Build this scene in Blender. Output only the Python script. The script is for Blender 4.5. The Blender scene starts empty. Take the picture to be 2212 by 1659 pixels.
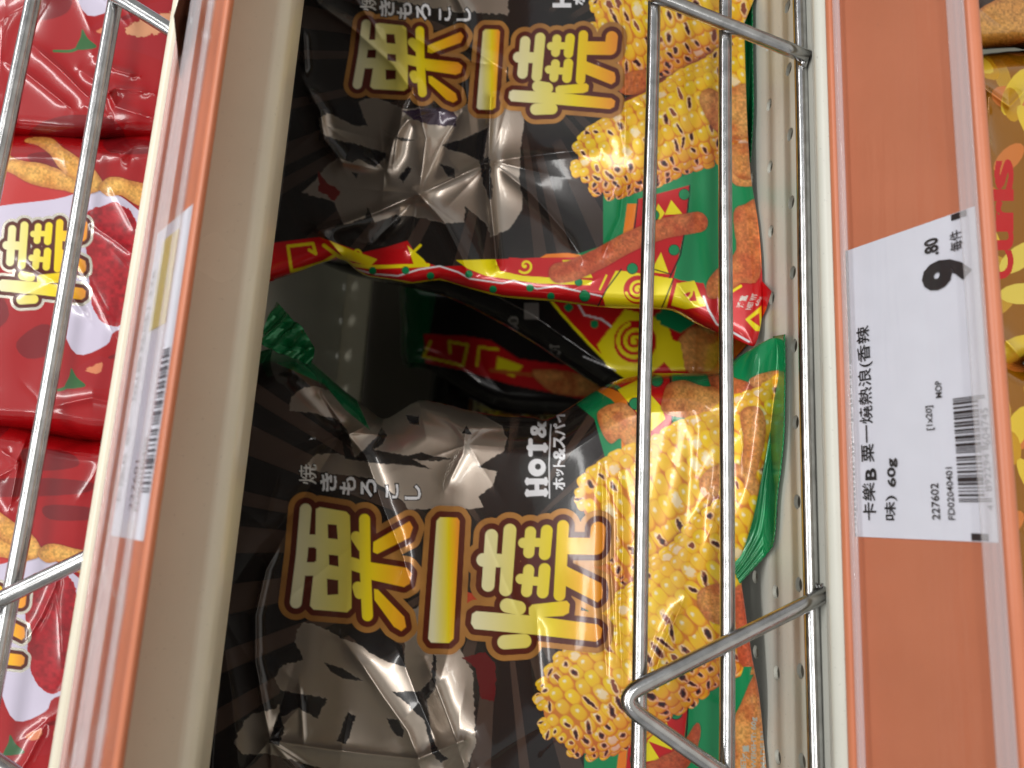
import bpy, math, random
import numpy as np

# ------------------------------------------------------------------ camera, world, lamps, exposure
S = bpy.context.scene
def nrm(v): return v / np.linalg.norm(v)
F, CX, CY = 1582., 1106., 829.5            # measured on a 2212 x 1659 view of the photograph
xw = nrm(np.array([.0547, .9801, -.1908]))
zw = np.array([-.9952, 0, .0698]); zw[1] = -(zw[0]*xw[0] + zw[2]*xw[2]) / xw[1]; zw = nrm(zw)
yw = np.cross(zw, xw)
R = np.stack([xw, yw, zw], 1)              # world -> camera
C = np.array([0, -.1887, .103])
cam_d = bpy.data.cameras.new('camera'); cam = bpy.data.objects.new('camera', cam_d)
S.collection.objects.link(cam); S.camera = cam
from mathutils import Matrix
m4 = Matrix.Identity(4)
for i in range(3):
    for j in range(3): m4[i][j] = float(R[j][i])
    m4[i][3] = float(C[i])
cam.matrix_world = m4
cam_d.sensor_width = 36; cam_d.lens = F / 2212 * 36; cam_d.clip_start = .01; cam_d.clip_end = 50
cam_d.dof.use_dof = True; cam_d.dof.focus_distance = .232; cam_d.dof.aperture_fstop = 13

W = bpy.data.worlds.new('World'); S.world = W; W.use_nodes = True
wn = W.node_tree.nodes; wl = W.node_tree.links; wn.clear()
wo = wn.new('ShaderNodeOutputWorld'); bg = wn.new('ShaderNodeBackground'); tc = wn.new('ShaderNodeTexCoord')
sp = wn.new('ShaderNodeSeparateXYZ'); rp = wn.new('ShaderNodeValToRGB'); mr = wn.new('ShaderNodeMapRange')
wl.new(tc.outputs['Generated'], sp.inputs[0]); wl.new(sp.outputs['Z'], mr.inputs['Value'])
mr.inputs['From Min'].default_value = -1; mr.inputs['From Max'].default_value = 1
wl.new(mr.outputs[0], rp.inputs[0])
e = rp.color_ramp.elements
e[0].position = 0; e[0].color = (.34, .33, .32, 1); e[1].position = 1; e[1].color = (.56, .57, .58, 1)
for p, c in ((.40, (.16, .15, .145, 1)), (.50, (.40, .395, .38, 1)), (.66, (.36, .36, .36, 1))):
    q = e.new(p); q.color = c
nz = wn.new('ShaderNodeTexNoise'); nz.inputs['Scale'].default_value = 5
wl.new(tc.outputs['Generated'], nz.inputs['Vector'])
mx = wn.new('ShaderNodeMix'); mx.data_type = 'RGBA'; mx.blend_type = 'MULTIPLY'; mx.inputs[0].default_value = .25
wl.new(rp.outputs[0], mx.inputs[6]); wl.new(nz.outputs['Color'], mx.inputs[7])
wl.new(mx.outputs[2], bg.inputs[0]); bg.inputs[1].default_value = 1.4
wl.new(bg.outputs[0], wo.inputs[0])

def area(name, loc, aim, sx, sy, watts, col=(1, .97, .93)):
    d = bpy.data.lights.new(name, 'AREA'); d.shape = 'RECTANGLE'; d.size = sx; d.size_y = sy; d.energy = watts; d.color = col
    o = bpy.data.objects.new(name, d); S.collection.objects.link(o)
    z = nrm(np.array(loc, float) - np.array(aim, float)); x = nrm(np.cross([0, 1, 0] if abs(z[0]) > .8 else np.cross(z, [1, 0, 0]), z))
    y = np.cross(z, x); M = Matrix.Identity(4)
    for i in range(3): M[i][0] = x[i]; M[i][1] = y[i]; M[i][2] = z[i]; M[i][3] = loc[i]
    o.matrix_world = M; return o
area('ceiling_strip', (.15, -.86, 1.72), (.05, 0, .05), 2.4, .12, 21, (1, .99, .97))
area('ceiling_strip', (.2, -2.7, 1.75), (.05, 0, .05), 2.4, .14, 17, (1, .99, .96))
area('ceiling_strip', (-.3, -6.5, 1.75), (.05, 0, .05), 6.0, .5, 165, (1, .98, .95))
S.view_settings.view_transform = 'Standard'; S.view_settings.look = 'None'
S.view_settings.gamma = 1; S.view_settings.exposure = -.13
S.cycles.max_bounces = 8; S.cycles.transparent_max_bounces = 12; S.cycles.use_denoising = True
S.cycles.caustics_reflective = False; S.cycles.caustics_refractive = False

# ------------------------------------------------------------------ projecting measured directions onto real planes
def rayd(px, py):
    c = np.stack([(np.asarray(px, float) - CX) / F, -(np.asarray(py, float) - CY) / F, -np.ones_like(np.asarray(px, float))], -1)
    return c @ R
def at_depth(px, py, Y):
    d = rayd(px, py); t = (Y - C[1]) / d[..., 1]
    return C + d * t[..., None] if np.ndim(t) else C + d * t
def on_plane(px, py, p0, n):
    d = rayd(px, py); return C + d * (np.dot(np.array(p0) - C, n) / np.dot(d, n))

# ------------------------------------------------------------------ object helpers
def tag(o, label=None, cat=None, group=None, kind=None):
    if label: o['label'] = label
    if cat: o['category'] = cat
    if group: o['group'] = group
    if kind: o['kind'] = kind
    return o
def empty(name, loc, label, cat, group=None):
    o = bpy.data.objects.new(name, None); S.collection.objects.link(o); o.location = loc
    o.empty_display_size = .02
    return tag(o, label, cat, group)
def mesh_obj(name, verts, faces, mat, parent=None, smooth=True, attr=None, uv=None):
    v = np.asarray(verts, np.float64)
    if parent is not None: v = v - np.array(parent.location)
    me = bpy.data.meshes.new(name)
    if isinstance(faces, np.ndarray):
        n, k = faces.shape
        me.vertices.add(len(v)); me.vertices.foreach_set('co', v.astype(np.float32).ravel())
        me.loops.add(n*k); me.loops.foreach_set('vertex_index', faces.astype(np.int32).ravel())
        me.polygons.add(n); me.polygons.foreach_set('loop_start', np.arange(0, n*k, k, dtype=np.int32))
        try: me.polygons.foreach_set('loop_total', np.full(n, k, np.int32))
        except Exception: pass
    else:
        me.from_pydata([tuple(map(float, q)) for q in v], [], faces)
    me.update(calc_edges=True); me.validate()
    if smooth: me.polygons.foreach_set('use_smooth', np.ones(len(me.polygons), bool))
    if attr is not None:
        a = me.color_attributes.new('print', 'FLOAT_COLOR', 'POINT'); a.data.foreach_set('color', attr.astype(np.float32).ravel())
    me.materials.append(mat)
    o = bpy.data.objects.new(name, me); S.collection.objects.link(o)
    if parent is not None: o.parent = parent
    return o
def tube(pts, r, seg=16, cap=True):
    pts = np.asarray(pts, float); n = len(pts)
    tan = np.gradient(pts, axis=0); tan /= np.linalg.norm(tan, axis=1)[:, None]
    up = np.array([0, 0, 1.]) if abs(tan[0][2]) < .9 else np.array([0, 1., 0])
    V = []; a = nrm(np.cross(up, tan[0]))
    for i in range(n):
        a = nrm(a - np.dot(a, tan[i]) * tan[i]); b = np.cross(tan[i], a)
        for k in range(seg):
            t = 2*math.pi*k/seg; V.append(pts[i] + r*(math.cos(t)*a + math.sin(t)*b))
    Fc = []
    for i in range(n-1):
        for k in range(seg):
            Fc.append((i*seg+k, i*seg+(k+1) % seg, (i+1)*seg+(k+1) % seg, (i+1)*seg+k))
    if cap: Fc.append(tuple(range(seg))[::-1]); Fc.append(tuple((n-1)*seg+k for k in range(seg)))
    return V, Fc
def extrude_x(profile, x0, x1, nx=2):
    """closed profile of (y, z) points swept along x"""
    P = np.array(profile, float); k = len(P); xs = np.linspace(x0, x1, nx); V = []; Fc = []
    for x in xs:
        for p in P: V.append((x, p[0], p[1]))
    for i in range(nx-1):
        for j in range(k): Fc.append((i*k+j, i*k+(j+1) % k, (i+1)*k+(j+1) % k, (i+1)*k+j))
    Fc.append(tuple(range(k))[::-1]); Fc.append(tuple((nx-1)*k+j for j in range(k)))
    return V, Fc
def round_path(pts, rad, n=5):
    """fillet the corners of a closed 2-D polygon"""
    P = [np.array(p, float) for p in pts]; out = []
    for i in range(len(P)):
        a, b, c = P[i-1], P[i], P[(i+1) % len(P)]
        r = rad[i] if hasattr(rad, '__len__') else rad
        u, w = nrm(a-b), nrm(c-b); d = min(r, .45*np.linalg.norm(a-b), .45*np.linalg.norm(c-b))
        p0, p1 = b+u*d, b+w*d
        if r <= 0: out.append(b); continue
        for t in np.linspace(0, 1, n): out.append((1-t)**2*p0 + 2*t*(1-t)*b + t*t*p1)
    return out

# ------------------------------------------------------------------ materials
def lin(c): 
    c = np.asarray(c, float) / 255.; return np.where(c <= .04045, c/12.92, ((c+.055)/1.055)**2.4)
def new_mat(name):
    m = bpy.data.materials.new(name); m.use_nodes = True
    return m, m.node_tree.nodes, m.node_tree.links, m.node_tree.nodes['Principled BSDF']
def paint_mat(name, rgb, rough, var=.12, scale=60, bump=.02, speck=0., metal=0., coat=0.):
    m, n, l, b = new_mat(name); col = lin(rgb)
    tc = n.new('ShaderNodeTexCoord'); nz = n.new('ShaderNodeTexNoise'); nz.inputs['Scale'].default_value = scale; nz.inputs['Detail'].default_value = 6
    l.new(tc.outputs['Object'], nz.inputs['Vector'])
    r = n.new('ShaderNodeValToRGB'); r.color_ramp.elements[0].position = .3; r.color_ramp.elements[1].position = .7
    r.color_ramp.elements[0].color = (*(col*(1-var)), 1); r.color_ramp.elements[1].color = (*np.minimum(col*(1+var*.5), 1), 1)
    l.new(nz.outputs['Fac'], r.inputs[0]); out = r.outputs[0]
    if speck:
        n2 = n.new('ShaderNodeTexNoise'); n2.inputs['Scale'].default_value = 900; n2.inputs['Detail'].default_value = 3
        l.new(tc.outputs['Object'], n2.inputs['Vector'])
        r2 = n.new('ShaderNodeValToRGB'); r2.color_ramp.elements[0].position = .66; r2.color_ramp.elements[1].position = .76
        r2.color_ramp.elements[0].color = (1, 1, 1, 1); r2.color_ramp.elements[1].color = (1-speck,)*3 + (1,)
        l.new(n2.outputs['Fac'], r2.inputs[0])
        mx = n.new('ShaderNodeMix'); mx.data_type = 'RGBA'; mx.blend_type = 'MULTIPLY'; mx.inputs[0].default_value = 1
        l.new(out, mx.inputs[6]); l.new(r2.outputs[0], mx.inputs[7]); out = mx.outputs[2]
    l.new(out, b.inputs['Base Color']); b.inputs['Metallic'].default_value = metal; b.inputs['Coat Weight'].default_value = coat
    mr = n.new('ShaderNodeMapRange'); mr.inputs['To Min'].default_value = rough*.8; mr.inputs['To Max'].default_value = rough*1.3
    l.new(nz.outputs['Fac'], mr.inputs['Value']); l.new(mr.outputs[0], b.inputs['Roughness'])
    bp = n.new('ShaderNodeBump'); bp.inputs['Strength'].default_value = bump; bp.inputs['Distance'].default_value = .001
    l.new(nz.outputs['Fac'], bp.inputs['Height']); l.new(bp.outputs[0], b.inputs['Normal'])
    return m
def metal_mat():
    m, n, l, b = new_mat('zinc_plated_wire')
    tc = n.new('ShaderNodeTexCoord'); mp = n.new('ShaderNodeMapping'); mp.inputs['Scale'].default_value = (9000, 300, 300)
    nz = n.new('ShaderNodeTexNoise'); nz.inputs['Scale'].default_value = 1; nz.inputs['Detail'].default_value = 4
    l.new(tc.outputs['Object'], mp.inputs[0]); l.new(mp.outputs[0], nz.inputs['Vector'])
    n2 = n.new('ShaderNodeTexNoise'); n2.inputs['Scale'].default_value = 260; n2.inputs['Detail'].default_value = 2
    l.new(tc.outputs['Object'], n2.inputs['Vector'])
    r = n.new('ShaderNodeValToRGB'); r.color_ramp.elements[0].position = .25; r.color_ramp.elements[1].position = .75
    r.color_ramp.elements[0].color = (.36, .36, .36, 1); r.color_ramp.elements[1].color = (.58, .58, .58, 1)
    l.new(n2.outputs['Fac'], r.inputs[0]); l.new(r.outputs[0], b.inputs['Base Color'])
    b.inputs['Metallic'].default_value = 1
    mr = n.new('ShaderNodeMapRange'); mr.inputs['To Min'].default_value = .17; mr.inputs['To Max'].default_value = .27
    l.new(n2.outputs['Fac'], mr.inputs['Value']); l.new(mr.outputs[0], b.inputs['Roughness'])
    bp = n.new('ShaderNodeBump'); bp.inputs['Strength'].default_value = .08; bp.inputs['Distance'].default_value = .0002
    l.new(nz.outputs['Fac'], bp.inputs['Height']); l.new(bp.outputs[0], b.inputs['Normal'])
    return m
def film_mat(name, rough=.2, base_metal=.12, coat=.6, foil_rough=.24):
    m, n, l, b = new_mat(name)
    a = n.new('ShaderNodeAttribute'); a.attribute_name = 'print'
    l.new(a.outputs['Color'], b.inputs['Base Color'])
    mr = n.new('ShaderNodeMapRange'); mr.inputs['To Min'].default_value = base_metal; mr.inputs['To Max'].default_value = .85
    l.new(a.outputs['Alpha'], mr.inputs['Value']); l.new(mr.outputs[0], b.inputs['Metallic'])
    m2 = n.new('ShaderNodeMapRange'); m2.inputs['To Min'].default_value = rough; m2.inputs['To Max'].default_value = foil_rough
    l.new(a.outputs['Alpha'], m2.inputs['Value']); l.new(m2.outputs[0], b.inputs['Roughness'])
    b.inputs['Coat Weight'].default_value = coat; b.inputs['Coat Roughness'].default_value = .07; b.inputs['Specular IOR Level'].default_value = .35
    tc = n.new('ShaderNodeTexCoord'); nz = n.new('ShaderNodeTexNoise'); nz.inputs['Scale'].default_value = 160; nz.inputs['Detail'].default_value = 4
    l.new(tc.outputs['Object'], nz.inputs['Vector'])
    bp = n.new('ShaderNodeBump'); bp.inputs['Strength'].default_value = .035; bp.inputs['Distance'].default_value = .001
    l.new(nz.outputs['Fac'], bp.inputs['Height']); l.new(bp.outputs[0], b.inputs['Normal']); l.new(bp.outputs[0], b.inputs['Coat Normal'])
    return m
def clear_mat(nm='clear_plastic', sheen=0.):
    m, n, l, b = new_mat(nm); n.remove(b); out = n['Material Output']
    t = n.new('ShaderNodeBsdfTransparent'); t.inputs[0].default_value = (.97, .97, .98, 1)
    g = n.new('ShaderNodeBsdfGlossy'); g.inputs['Roughness'].default_value = .12
    lw_ = n.new('ShaderNodeLayerWeight'); lw_.inputs['Blend'].default_value = .5
    pw = n.new('ShaderNodeMath'); pw.operation = 'POWER'; pw.inputs[1].default_value = 4.5; l.new(lw_.outputs['Facing'], pw.inputs[0])
    fr = n.new('ShaderNodeMath'); fr.operation = 'MULTIPLY_ADD'; fr.inputs[1].default_value = .42; fr.inputs[2].default_value = .035; l.new(pw.outputs[0], fr.inputs[0])
    mx = n.new('ShaderNodeMixShader')
    tc = n.new('ShaderNodeTexCoord'); nz = n.new('ShaderNodeTexNoise'); nz.inputs['Scale'].default_value = 90
    mp = n.new('ShaderNodeMapping'); mp.inputs['Scale'].default_value = (.25, 3, 3)
    l.new(tc.outputs['Object'], mp.inputs[0]); l.new(mp.outputs[0], nz.inputs['Vector'])
    bp = n.new('ShaderNodeBump'); bp.inputs['Strength'].default_value = .12; bp.inputs['Distance'].default_value = .001
    l.new(nz.outputs['Fac'], bp.inputs['Height']); l.new(bp.outputs[0], g.inputs['Normal'])
    l.new(fr.outputs[0], mx.inputs[0]); l.new(t.outputs[0], mx.inputs[1]); l.new(g.outputs[0], mx.inputs[2]); l.new(mx.outputs[0], out.inputs[0])
    if sheen:  # white diffuse mixed in, imitating the pale reflection on worn clear plastic
        df = n.new('ShaderNodeBsdfDiffuse'); df.inputs[0].default_value = (.8, .78, .8, 1); m2 = n.new('ShaderNodeMixShader'); m2.inputs[0].default_value = sheen
        l.new(mx.outputs[0], m2.inputs[1]); l.new(df.outputs[0], m2.inputs[2]); l.new(m2.outputs[0], out.inputs[0])
    return m
M_wire = metal_mat()
M_shelf = paint_mat('cream_powder_coat', (208, 208, 197), .32, .07, 25, .03, speck=.25)
M_lip = paint_mat('cream_gloss_paint', (232, 226, 204), .24, .07, 25, .03, speck=.12)
M_wall = paint_mat('grey_panel_paint', (96, 90, 80), .45, .12, 18, .02)
M_rail = paint_mat('orange_plastic', (202, 122, 88), .33, .06, 40, .02, speck=.12)
M_clear = clear_mat(); M_sheen = clear_mat('painted_sheen_plastic', .22)  # the second has a whitish reflection put into its colour
M_paper = paint_mat('label_paper', (226, 227, 234), .5, .03, 120, .02)
M_ink = paint_mat('black_ink', (26, 24, 26), .5, .2, 400, 0)
M_ink2 = paint_mat('grey_ink', (92, 92, 98), .5, .2, 400, 0)
M_film = film_mat('printed_film', .24, .10, .6, .31)
M_red = film_mat('red_printed_film', .22, .0, .35)
M_yel = film_mat('yellow_printed_film', .2, .25, .6)

# ------------------------------------------------------------------ drawing package artwork (numpy, stored on the film's own vertices)
def _hash(ix, iy, seed):
    h = (ix*374761393 + iy*668265263 + seed*1442695041) & 0x7fffffff
    h = ((h ^ (h >> 13))*1274126177) & 0x7fffffff
    return ((h ^ (h >> 16)) & 0xffff) / 65535.
def vnoise(x, y, s, seed=0):
    x = np.asarray(x)/s; y = np.asarray(y)/s; ix = np.floor(x).astype(np.int64); iy = np.floor(y).astype(np.int64)
    fx = x-ix; fy = y-iy; fx = fx*fx*fx*(fx*(fx*6-15)+10); fy = fy*fy*fy*(fy*(fy*6-15)+10)
    a = _hash(ix, iy, seed); b = _hash(ix+1, iy, seed); c = _hash(ix, iy+1, seed); d = _hash(ix+1, iy+1, seed)
    return (a*(1-fx)+b*fx)*(1-fy) + (c*(1-fx)+d*fx)*fy
def fbm(x, y, s, seed=0, o=4):
    v = 0; a = .5; t = 0
    for i in range(o): v = v + a*vnoise(x, y, s, seed+i*17); t += a; a *= .5; s *= .5
    return v/t
def seg_d(X, Y, a, b):
    dx, dy = b[0]-a[0], b[1]-a[1]; L = dx*dx+dy*dy+1e-12
    t = np.clip(((X-a[0])*dx+(Y-a[1])*dy)/L, 0, 1)
    return np.hypot(X-a[0]-t*dx, Y-a[1]-t*dy), t
def poly_sd(X, Y, P):
    """signed distance, positive inside"""
    d = np.full(X.shape, 1e9); ins = np.zeros(X.shape, bool)
    for i in range(len(P)):
        a, b = P[i-1], P[i]; d = np.minimum(d, seg_d(X, Y, a, b)[0])
        if a[1] != b[1]:
            ins ^= ((a[1] > Y) != (b[1] > Y)) & (X < (b[0]-a[0])*(Y-a[1])/(b[1]-a[1])+a[0])
    return np.where(ins, d, -d)
def smooth_closed(P, n=4):
    P = np.array(P, float); out = []
    for i in range(len(P)):
        p0, p1, p2, p3 = P[i-1], P[i], P[(i+1) % len(P)], P[(i+2) % len(P)]
        for k in range(n):
            t = k/n; out.append(.5*((2*p1)+(-p0+p2)*t+(2*p0-5*p1+4*p2-p3)*t*t+(-p0+3*p1-3*p2+p3)*t**3))
    return out
def smooth_open(P, n=5):
    P = np.array(P, float); Q = np.vstack([2*P[0]-P[1], P, 2*P[-1]-P[-2]]); out = []
    for i in range(1, len(Q)-2):
        p0, p1, p2, p3 = Q[i-1:i+3]
        for k in range(n):
            t = k/n; out.append(.5*((2*p1)+(-p0+p2)*t+(2*p0-5*p1+4*p2-p3)*t*t+(-p0+3*p1-3*p2+p3)*t**3))
    out.append(P[-1]); return out
def sst(e0, e1, x): t = np.clip((x-e0)/(e1-e0), 0, 1); return t*t*(3-2*t)
class Canvas:
    def __init__(s, x0, y0, x1, y1, st):
        s.st = st; s.x0, s.y0 = x0, y0; s.xs = np.arange(x0, x1, st); s.ys = np.arange(y0, y1, st)
        s.X, s.Y = np.meshgrid(s.xs, s.ys); s.A = np.zeros(s.X.shape+(4,), np.float32)
    def box(s, pts, pad):
        P = np.array(pts); lo = P.min(0)-pad; hi = P.max(0)+pad
        i0 = max(0, int((lo[0]-s.x0)/s.st)); i1 = min(len(s.xs), int((hi[0]-s.x0)/s.st)+2)
        j0 = max(0, int((lo[1]-s.y0)/s.st)); j1 = min(len(s.ys), int((hi[1]-s.y0)/s.st)+2)
        if i1 <= i0 or j1 <= j0: return None
        return slice(j0, j1), slice(i0, i1)
    def put(s, sl, m, col, foil=0.):
        c = col if (isinstance(col, np.ndarray) and col.ndim == 3) else lin(col)[None, None, :]
        A = s.A[sl]; m = m[..., None]
        A[..., :3] = A[..., :3]*(1-m) + c*m
        A[..., 3:] = A[..., 3:]*(1-m) + foil*m
    def poly(s, P, col, foil=0., rag=0., rs=8, seed=1, soft=.7, grow=0.):
        sl = s.box(P, rag+grow+3)
        if sl is None: return
        X, Y = s.X[sl], s.Y[sl]
        if rag: 
            X, Y = X+rag*2*(fbm(X, Y, rs, seed, 3)-.5), Y+rag*2*(fbm(X, Y, rs, seed+50, 3)-.5)
        sd = poly_sd(X, Y, P)+grow
        s.put(sl, sst(-soft, soft, sd), col, foil)
    def stroke(s, P, w, col, foil=0., soft=.7, taper=False):
        w0 = w if not hasattr(w, '__len__') else max(w); sl = s.box(P, w0/2+3)
        if sl is None: return
        X, Y = s.X[sl], s.Y[sl]; sd = np.full(X.shape, -1e9); n = len(P)-1
        for i in range(n):
            d, t = seg_d(X, Y, P[i], P[i+1])
            if hasattr(w, '__len__'): ww = w[0]+(w[1]-w[0])*((i+t)/n)
            else: ww = w
            sd = np.maximum(sd, ww/2-d)
        s.put(sl, sst(-soft, soft, sd), col, foil)
    def dot(s, c, r, col, **k): s.stroke([c, (c[0]+.01, c[1])], 2*r, col, **k)
    def tris(s, V, T, col, foil=0.):
        sl = s.box(V, 2)
        if sl is None: return
        m = np.zeros(s.X[sl].shape, np.float32); X, Y = s.X[sl], s.Y[sl]; oi, oj = sl[1].start, sl[0].start
        for t in T:
            a, b, c = V[t[0]], V[t[1]], V[t[2]]
            lo = np.minimum(np.minimum(a, b), c); hi = np.maximum(np.maximum(a, b), c)
            i0 = max(0, int((lo[0]-s.x0)/s.st)-oi); i1 = max(0, int((hi[0]-s.x0)/s.st)+2-oi)
            j0 = max(0, int((lo[1]-s.y0)/s.st)-oj); j1 = max(0, int((hi[1]-s.y0)/s.st)+2-oj)
            x, y = X[j0:j1, i0:i1], Y[j0:j1, i0:i1]
            if x.size == 0: continue
            ar = (b[0]-a[0])*(c[1]-a[1])-(b[1]-a[1])*(c[0]-a[0])
            if abs(ar) < 1e-9: continue
            sg = np.sign(ar); k = np.ones(x.shape, bool)
            for p, q in ((a, b), (b, c), (c, a)): k &= sg*((q[0]-p[0])*(y-p[1])-(q[1]-p[1])*(x-p[0])) >= -1e-6
            m[j0:j1, i0:i1][k] = 1
        s.put(sl, m, col, foil)
    def sample(s, px, py):
        fx = np.clip((px-s.x0)/s.st, 0, len(s.xs)-1.001); fy = np.clip((py-s.y0)/s.st, 0, len(s.ys)-1.001)
        i = fx.astype(int); j = fy.astype(int); u = (fx-i)[..., None]; v = (fy-j)[..., None]; A = s.A
        return (A[j, i]*(1-u)+A[j, i+1]*u)*(1-v)+(A[j+1, i]*(1-u)+A[j+1, i+1]*u)*v

# text outlines as flat triangles
_tcache = {}
def glyphs(txt, bold=0.):
    key = (txt, bold)
    if key in _tcache: return _tcache[key]
    cu = bpy.data.curves.new('lettering', 'FONT'); cu.body = txt; cu.size = 1; cu.offset = bold; cu.resolution_u = 3
    o = bpy.data.objects.new('lettering', cu); S.collection.objects.link(o)
    dg = bpy.context.evaluated_depsgraph_get(); dg.update(); me = o.evaluated_get(dg).to_mesh()
    V = np.array([v.co[:2] for v in me.vertices]) if len(me.vertices) else np.zeros((0, 2))
    me.calc_loop_triangles(); T = np.array([t.vertices[:] for t in me.loop_triangles]) if len(me.loop_triangles) else np.zeros((0, 3), int)
    o.evaluated_get(dg).to_mesh_clear(); bpy.data.objects.remove(o); bpy.data.curves.remove(cu)
    _tcache[key] = (V, T); return V, T
def glyph_fit(txt, p, ur, uu, h, w=None, bold=0., pad=0.):
    """place text: p = lower-left corner, ur = reading direction, uu = glyph-up direction, h = height, w = length"""
    V0, T0 = glyphs(txt, 0.); V, T = glyphs(txt, bold)
    lo, hi = V0.min(0), V0.max(0); sc = h/(hi[1]-lo[1]); sx = sc if w is None else w/(hi[0]-lo[0])
    L = (V-lo)*np.array([sx, sc]); return np.array(p)+L[:, :1]*np.array(ur)+L[:, 1:]*np.array(uu), T
UP = np.array([-1., 0]); RT = np.array([0, -1.])      # on the packs: letter-up runs to low x, reading runs to low y

# the big title, stroke by stroke (measured in crop units, turned into pack units)
def Lc(p): return (486+p[0]*.3906, 1026+p[1]*.3906)
TITLE = {
 'a': [('s', [(446, 190), (425, 440), (392, 705)], 66),
       ('p', [(505, 190), (525, 180), (670, 205), (688, 225), (697, 480), (697, 735), (675, 757), (490, 742), (472, 722), (500, 470)], 8),
       ('s', [(460, 365), (530, 365)], 72), ('s', [(440, 520), (530, 520)], 76),
       ('h', [(568, 272), (618, 276), (624, 356), (570, 350)]), ('h', [(483, 406), (506, 408), (504, 478), (480, 476)]),
       ('h', [(574, 440), (626, 446), (628, 507), (576, 497)]), ('h', [(564, 574), (626, 582), (626, 660), (566, 664)]),
       ('s', [(772, 245), (775, 500), (788, 778)], 62), ('s', [(725, 342), (760, 395)], 62), ('s', [(700, 490), (790, 520)], 72), ('s', [(735, 620), (745, 655)], 62),
       ('p', [(790, 482), (1005, 515), (1030, 545), (1020, 600), (990, 618), (810, 578)], 6), 
       ('p', [(822, 372), (1020, 258), (1038, 290), (1020, 345), (842, 435), (820, 425)], 5),
       ('p', [(826, 632), (845, 635), (990, 785), (1000, 840), (975, 862), (935, 838), (828, 690)], 5)],
 'b': [('p', [(1190, 235), (1285, 238), (1296, 255), (1262, 905), (1238, 928), (1140, 925), (1126, 905), (1172, 255)], 6)],
 'c': [('s', [(1474, 335), (1455, 610)], 72), ('s', [(1428, 470), (1560, 475)], 76), ('s', [(1576, 305), (1552, 635)], 72),
       ('s', [(1690, 315), (1680, 430)], 62), ('s', [(1780, 308), (1768, 438)], 66), ('s', [(1690, 372), (1780, 375)], 50), ('s', [(1650, 376), (1690, 376)], 58),
       ('s', [(1680, 525), (1668, 645)], 62), ('s', [(1768, 520), (1757, 650)], 66), ('s', [(1672, 585), (1760, 590)], 50), ('s', [(1636, 575), (1680, 575)], 58),
       ('s', [(1870, 282), (1850, 665)], 66), ('s', [(1880, 392), (2050, 395)], 94), ('s', [(2064, 300), (2056, 395)], 84),
       ('p', [(1885, 500), (1900, 512), (2080, 600), (2088, 640), (2085, 680), (2060, 703), (1880, 610)], 4),
       ('p', [(1368, 770), (1390, 755), (1700, 780), (2060, 828), (2085, 850), (2078, 900), (2050, 920), (1700, 880), (1380, 850), (1362, 820)], 6),
       ('s', [(1560, 722), (1625, 736)], 80), ('p', [(1682, 735), (1700, 718), (1890, 697), (1905, 715), (1900, 762), (1870, 778), (1700, 788), (1682, 770)], 5),
       ('s', [(1546, 925), (1655, 918)], 80)],
}
def title(cv, fx, parts='abc', k=1., silver=False):
    """fx maps pack units to canvas units; k is its scale"""
    pts = [fx(Lc(q)) for g in parts for it in TITLE[g] for q in it[1]]
    sl = cv.box(pts, 40*k)
    if sl is None: return
    X, Y = cv.X[sl], cv.Y[sl]; sd = np.full(X.shape, -1e9); holes = np.full(X.shape, -1e9)
    kk = k*.3906
    for g in parts:
        for it in TITLE[g]:
            P = [fx(Lc(q)) for q in it[1]]
            if it[0] == 's':
                for i in range(len(P)-1): sd = np.maximum(sd, it[2]/2*kk*.98-seg_d(X, Y, P[i], P[i+1])[0])
            elif it[0] == 'p': sd = np.maximum(sd, poly_sd(X, Y, P)+it[2]*kk*.3)
            else: holes = np.maximum(holes, poly_sd(X, Y, P))
    o1, o2 = 13*k, 25*k
    if silver: cv.put(sl, sst(-.7, .7, sd+o2*.9), (196, 190, 176), .85)
    else:
        g = fbm(X, Y, 60*k, 5)[..., None]
        cv.put(sl, .3*sst(-9*k, 4*k, sd+o2), lin((120, 70, 40)), 0)
        cv.put(sl, sst(-.7, .7, sd+o2), lin((198, 142, 72))[None, None]*(1-g)+lin((150, 100, 54))[None, None]*g, .3)
    cv.put(sl, sst(-.7, .7, sd+o1), (88, 34, 22), 0)
    # gold gradient runs across each character
    f = np.zeros(X.shape); 
    rng = {'a': (400, 1040), 'b': (1150, 1290), 'c': (1380, 2090)}
    for g in parts:
        xa = fx(Lc((rng[g][0], 500)))[0]; xb = fx(Lc((rng[g][1], 500)))[0]
        pa = np.array([fx(Lc(q)) for it in TITLE[g] for q in it[1]]); mk = (X >= pa[:, 0].min()-14*k)
        f = np.where(mk, np.clip((X-xa)/(xb-xa), 0, 1), f)
    st = [(0, (238, 232, 190)), (.3, (236, 224, 124)), (.6, (242, 218, 26)), (.82, (246, 184, 30)), (1, (240, 150, 46))]
    xs = [q[0] for q in st]; col = np.stack([np.interp(f, xs, [lin(q[1])[c] for q in st]) for c in range(3)], -1)
    cv.put(sl, sst(-1., 1., np.minimum(sd, -holes)), col, 0)

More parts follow.
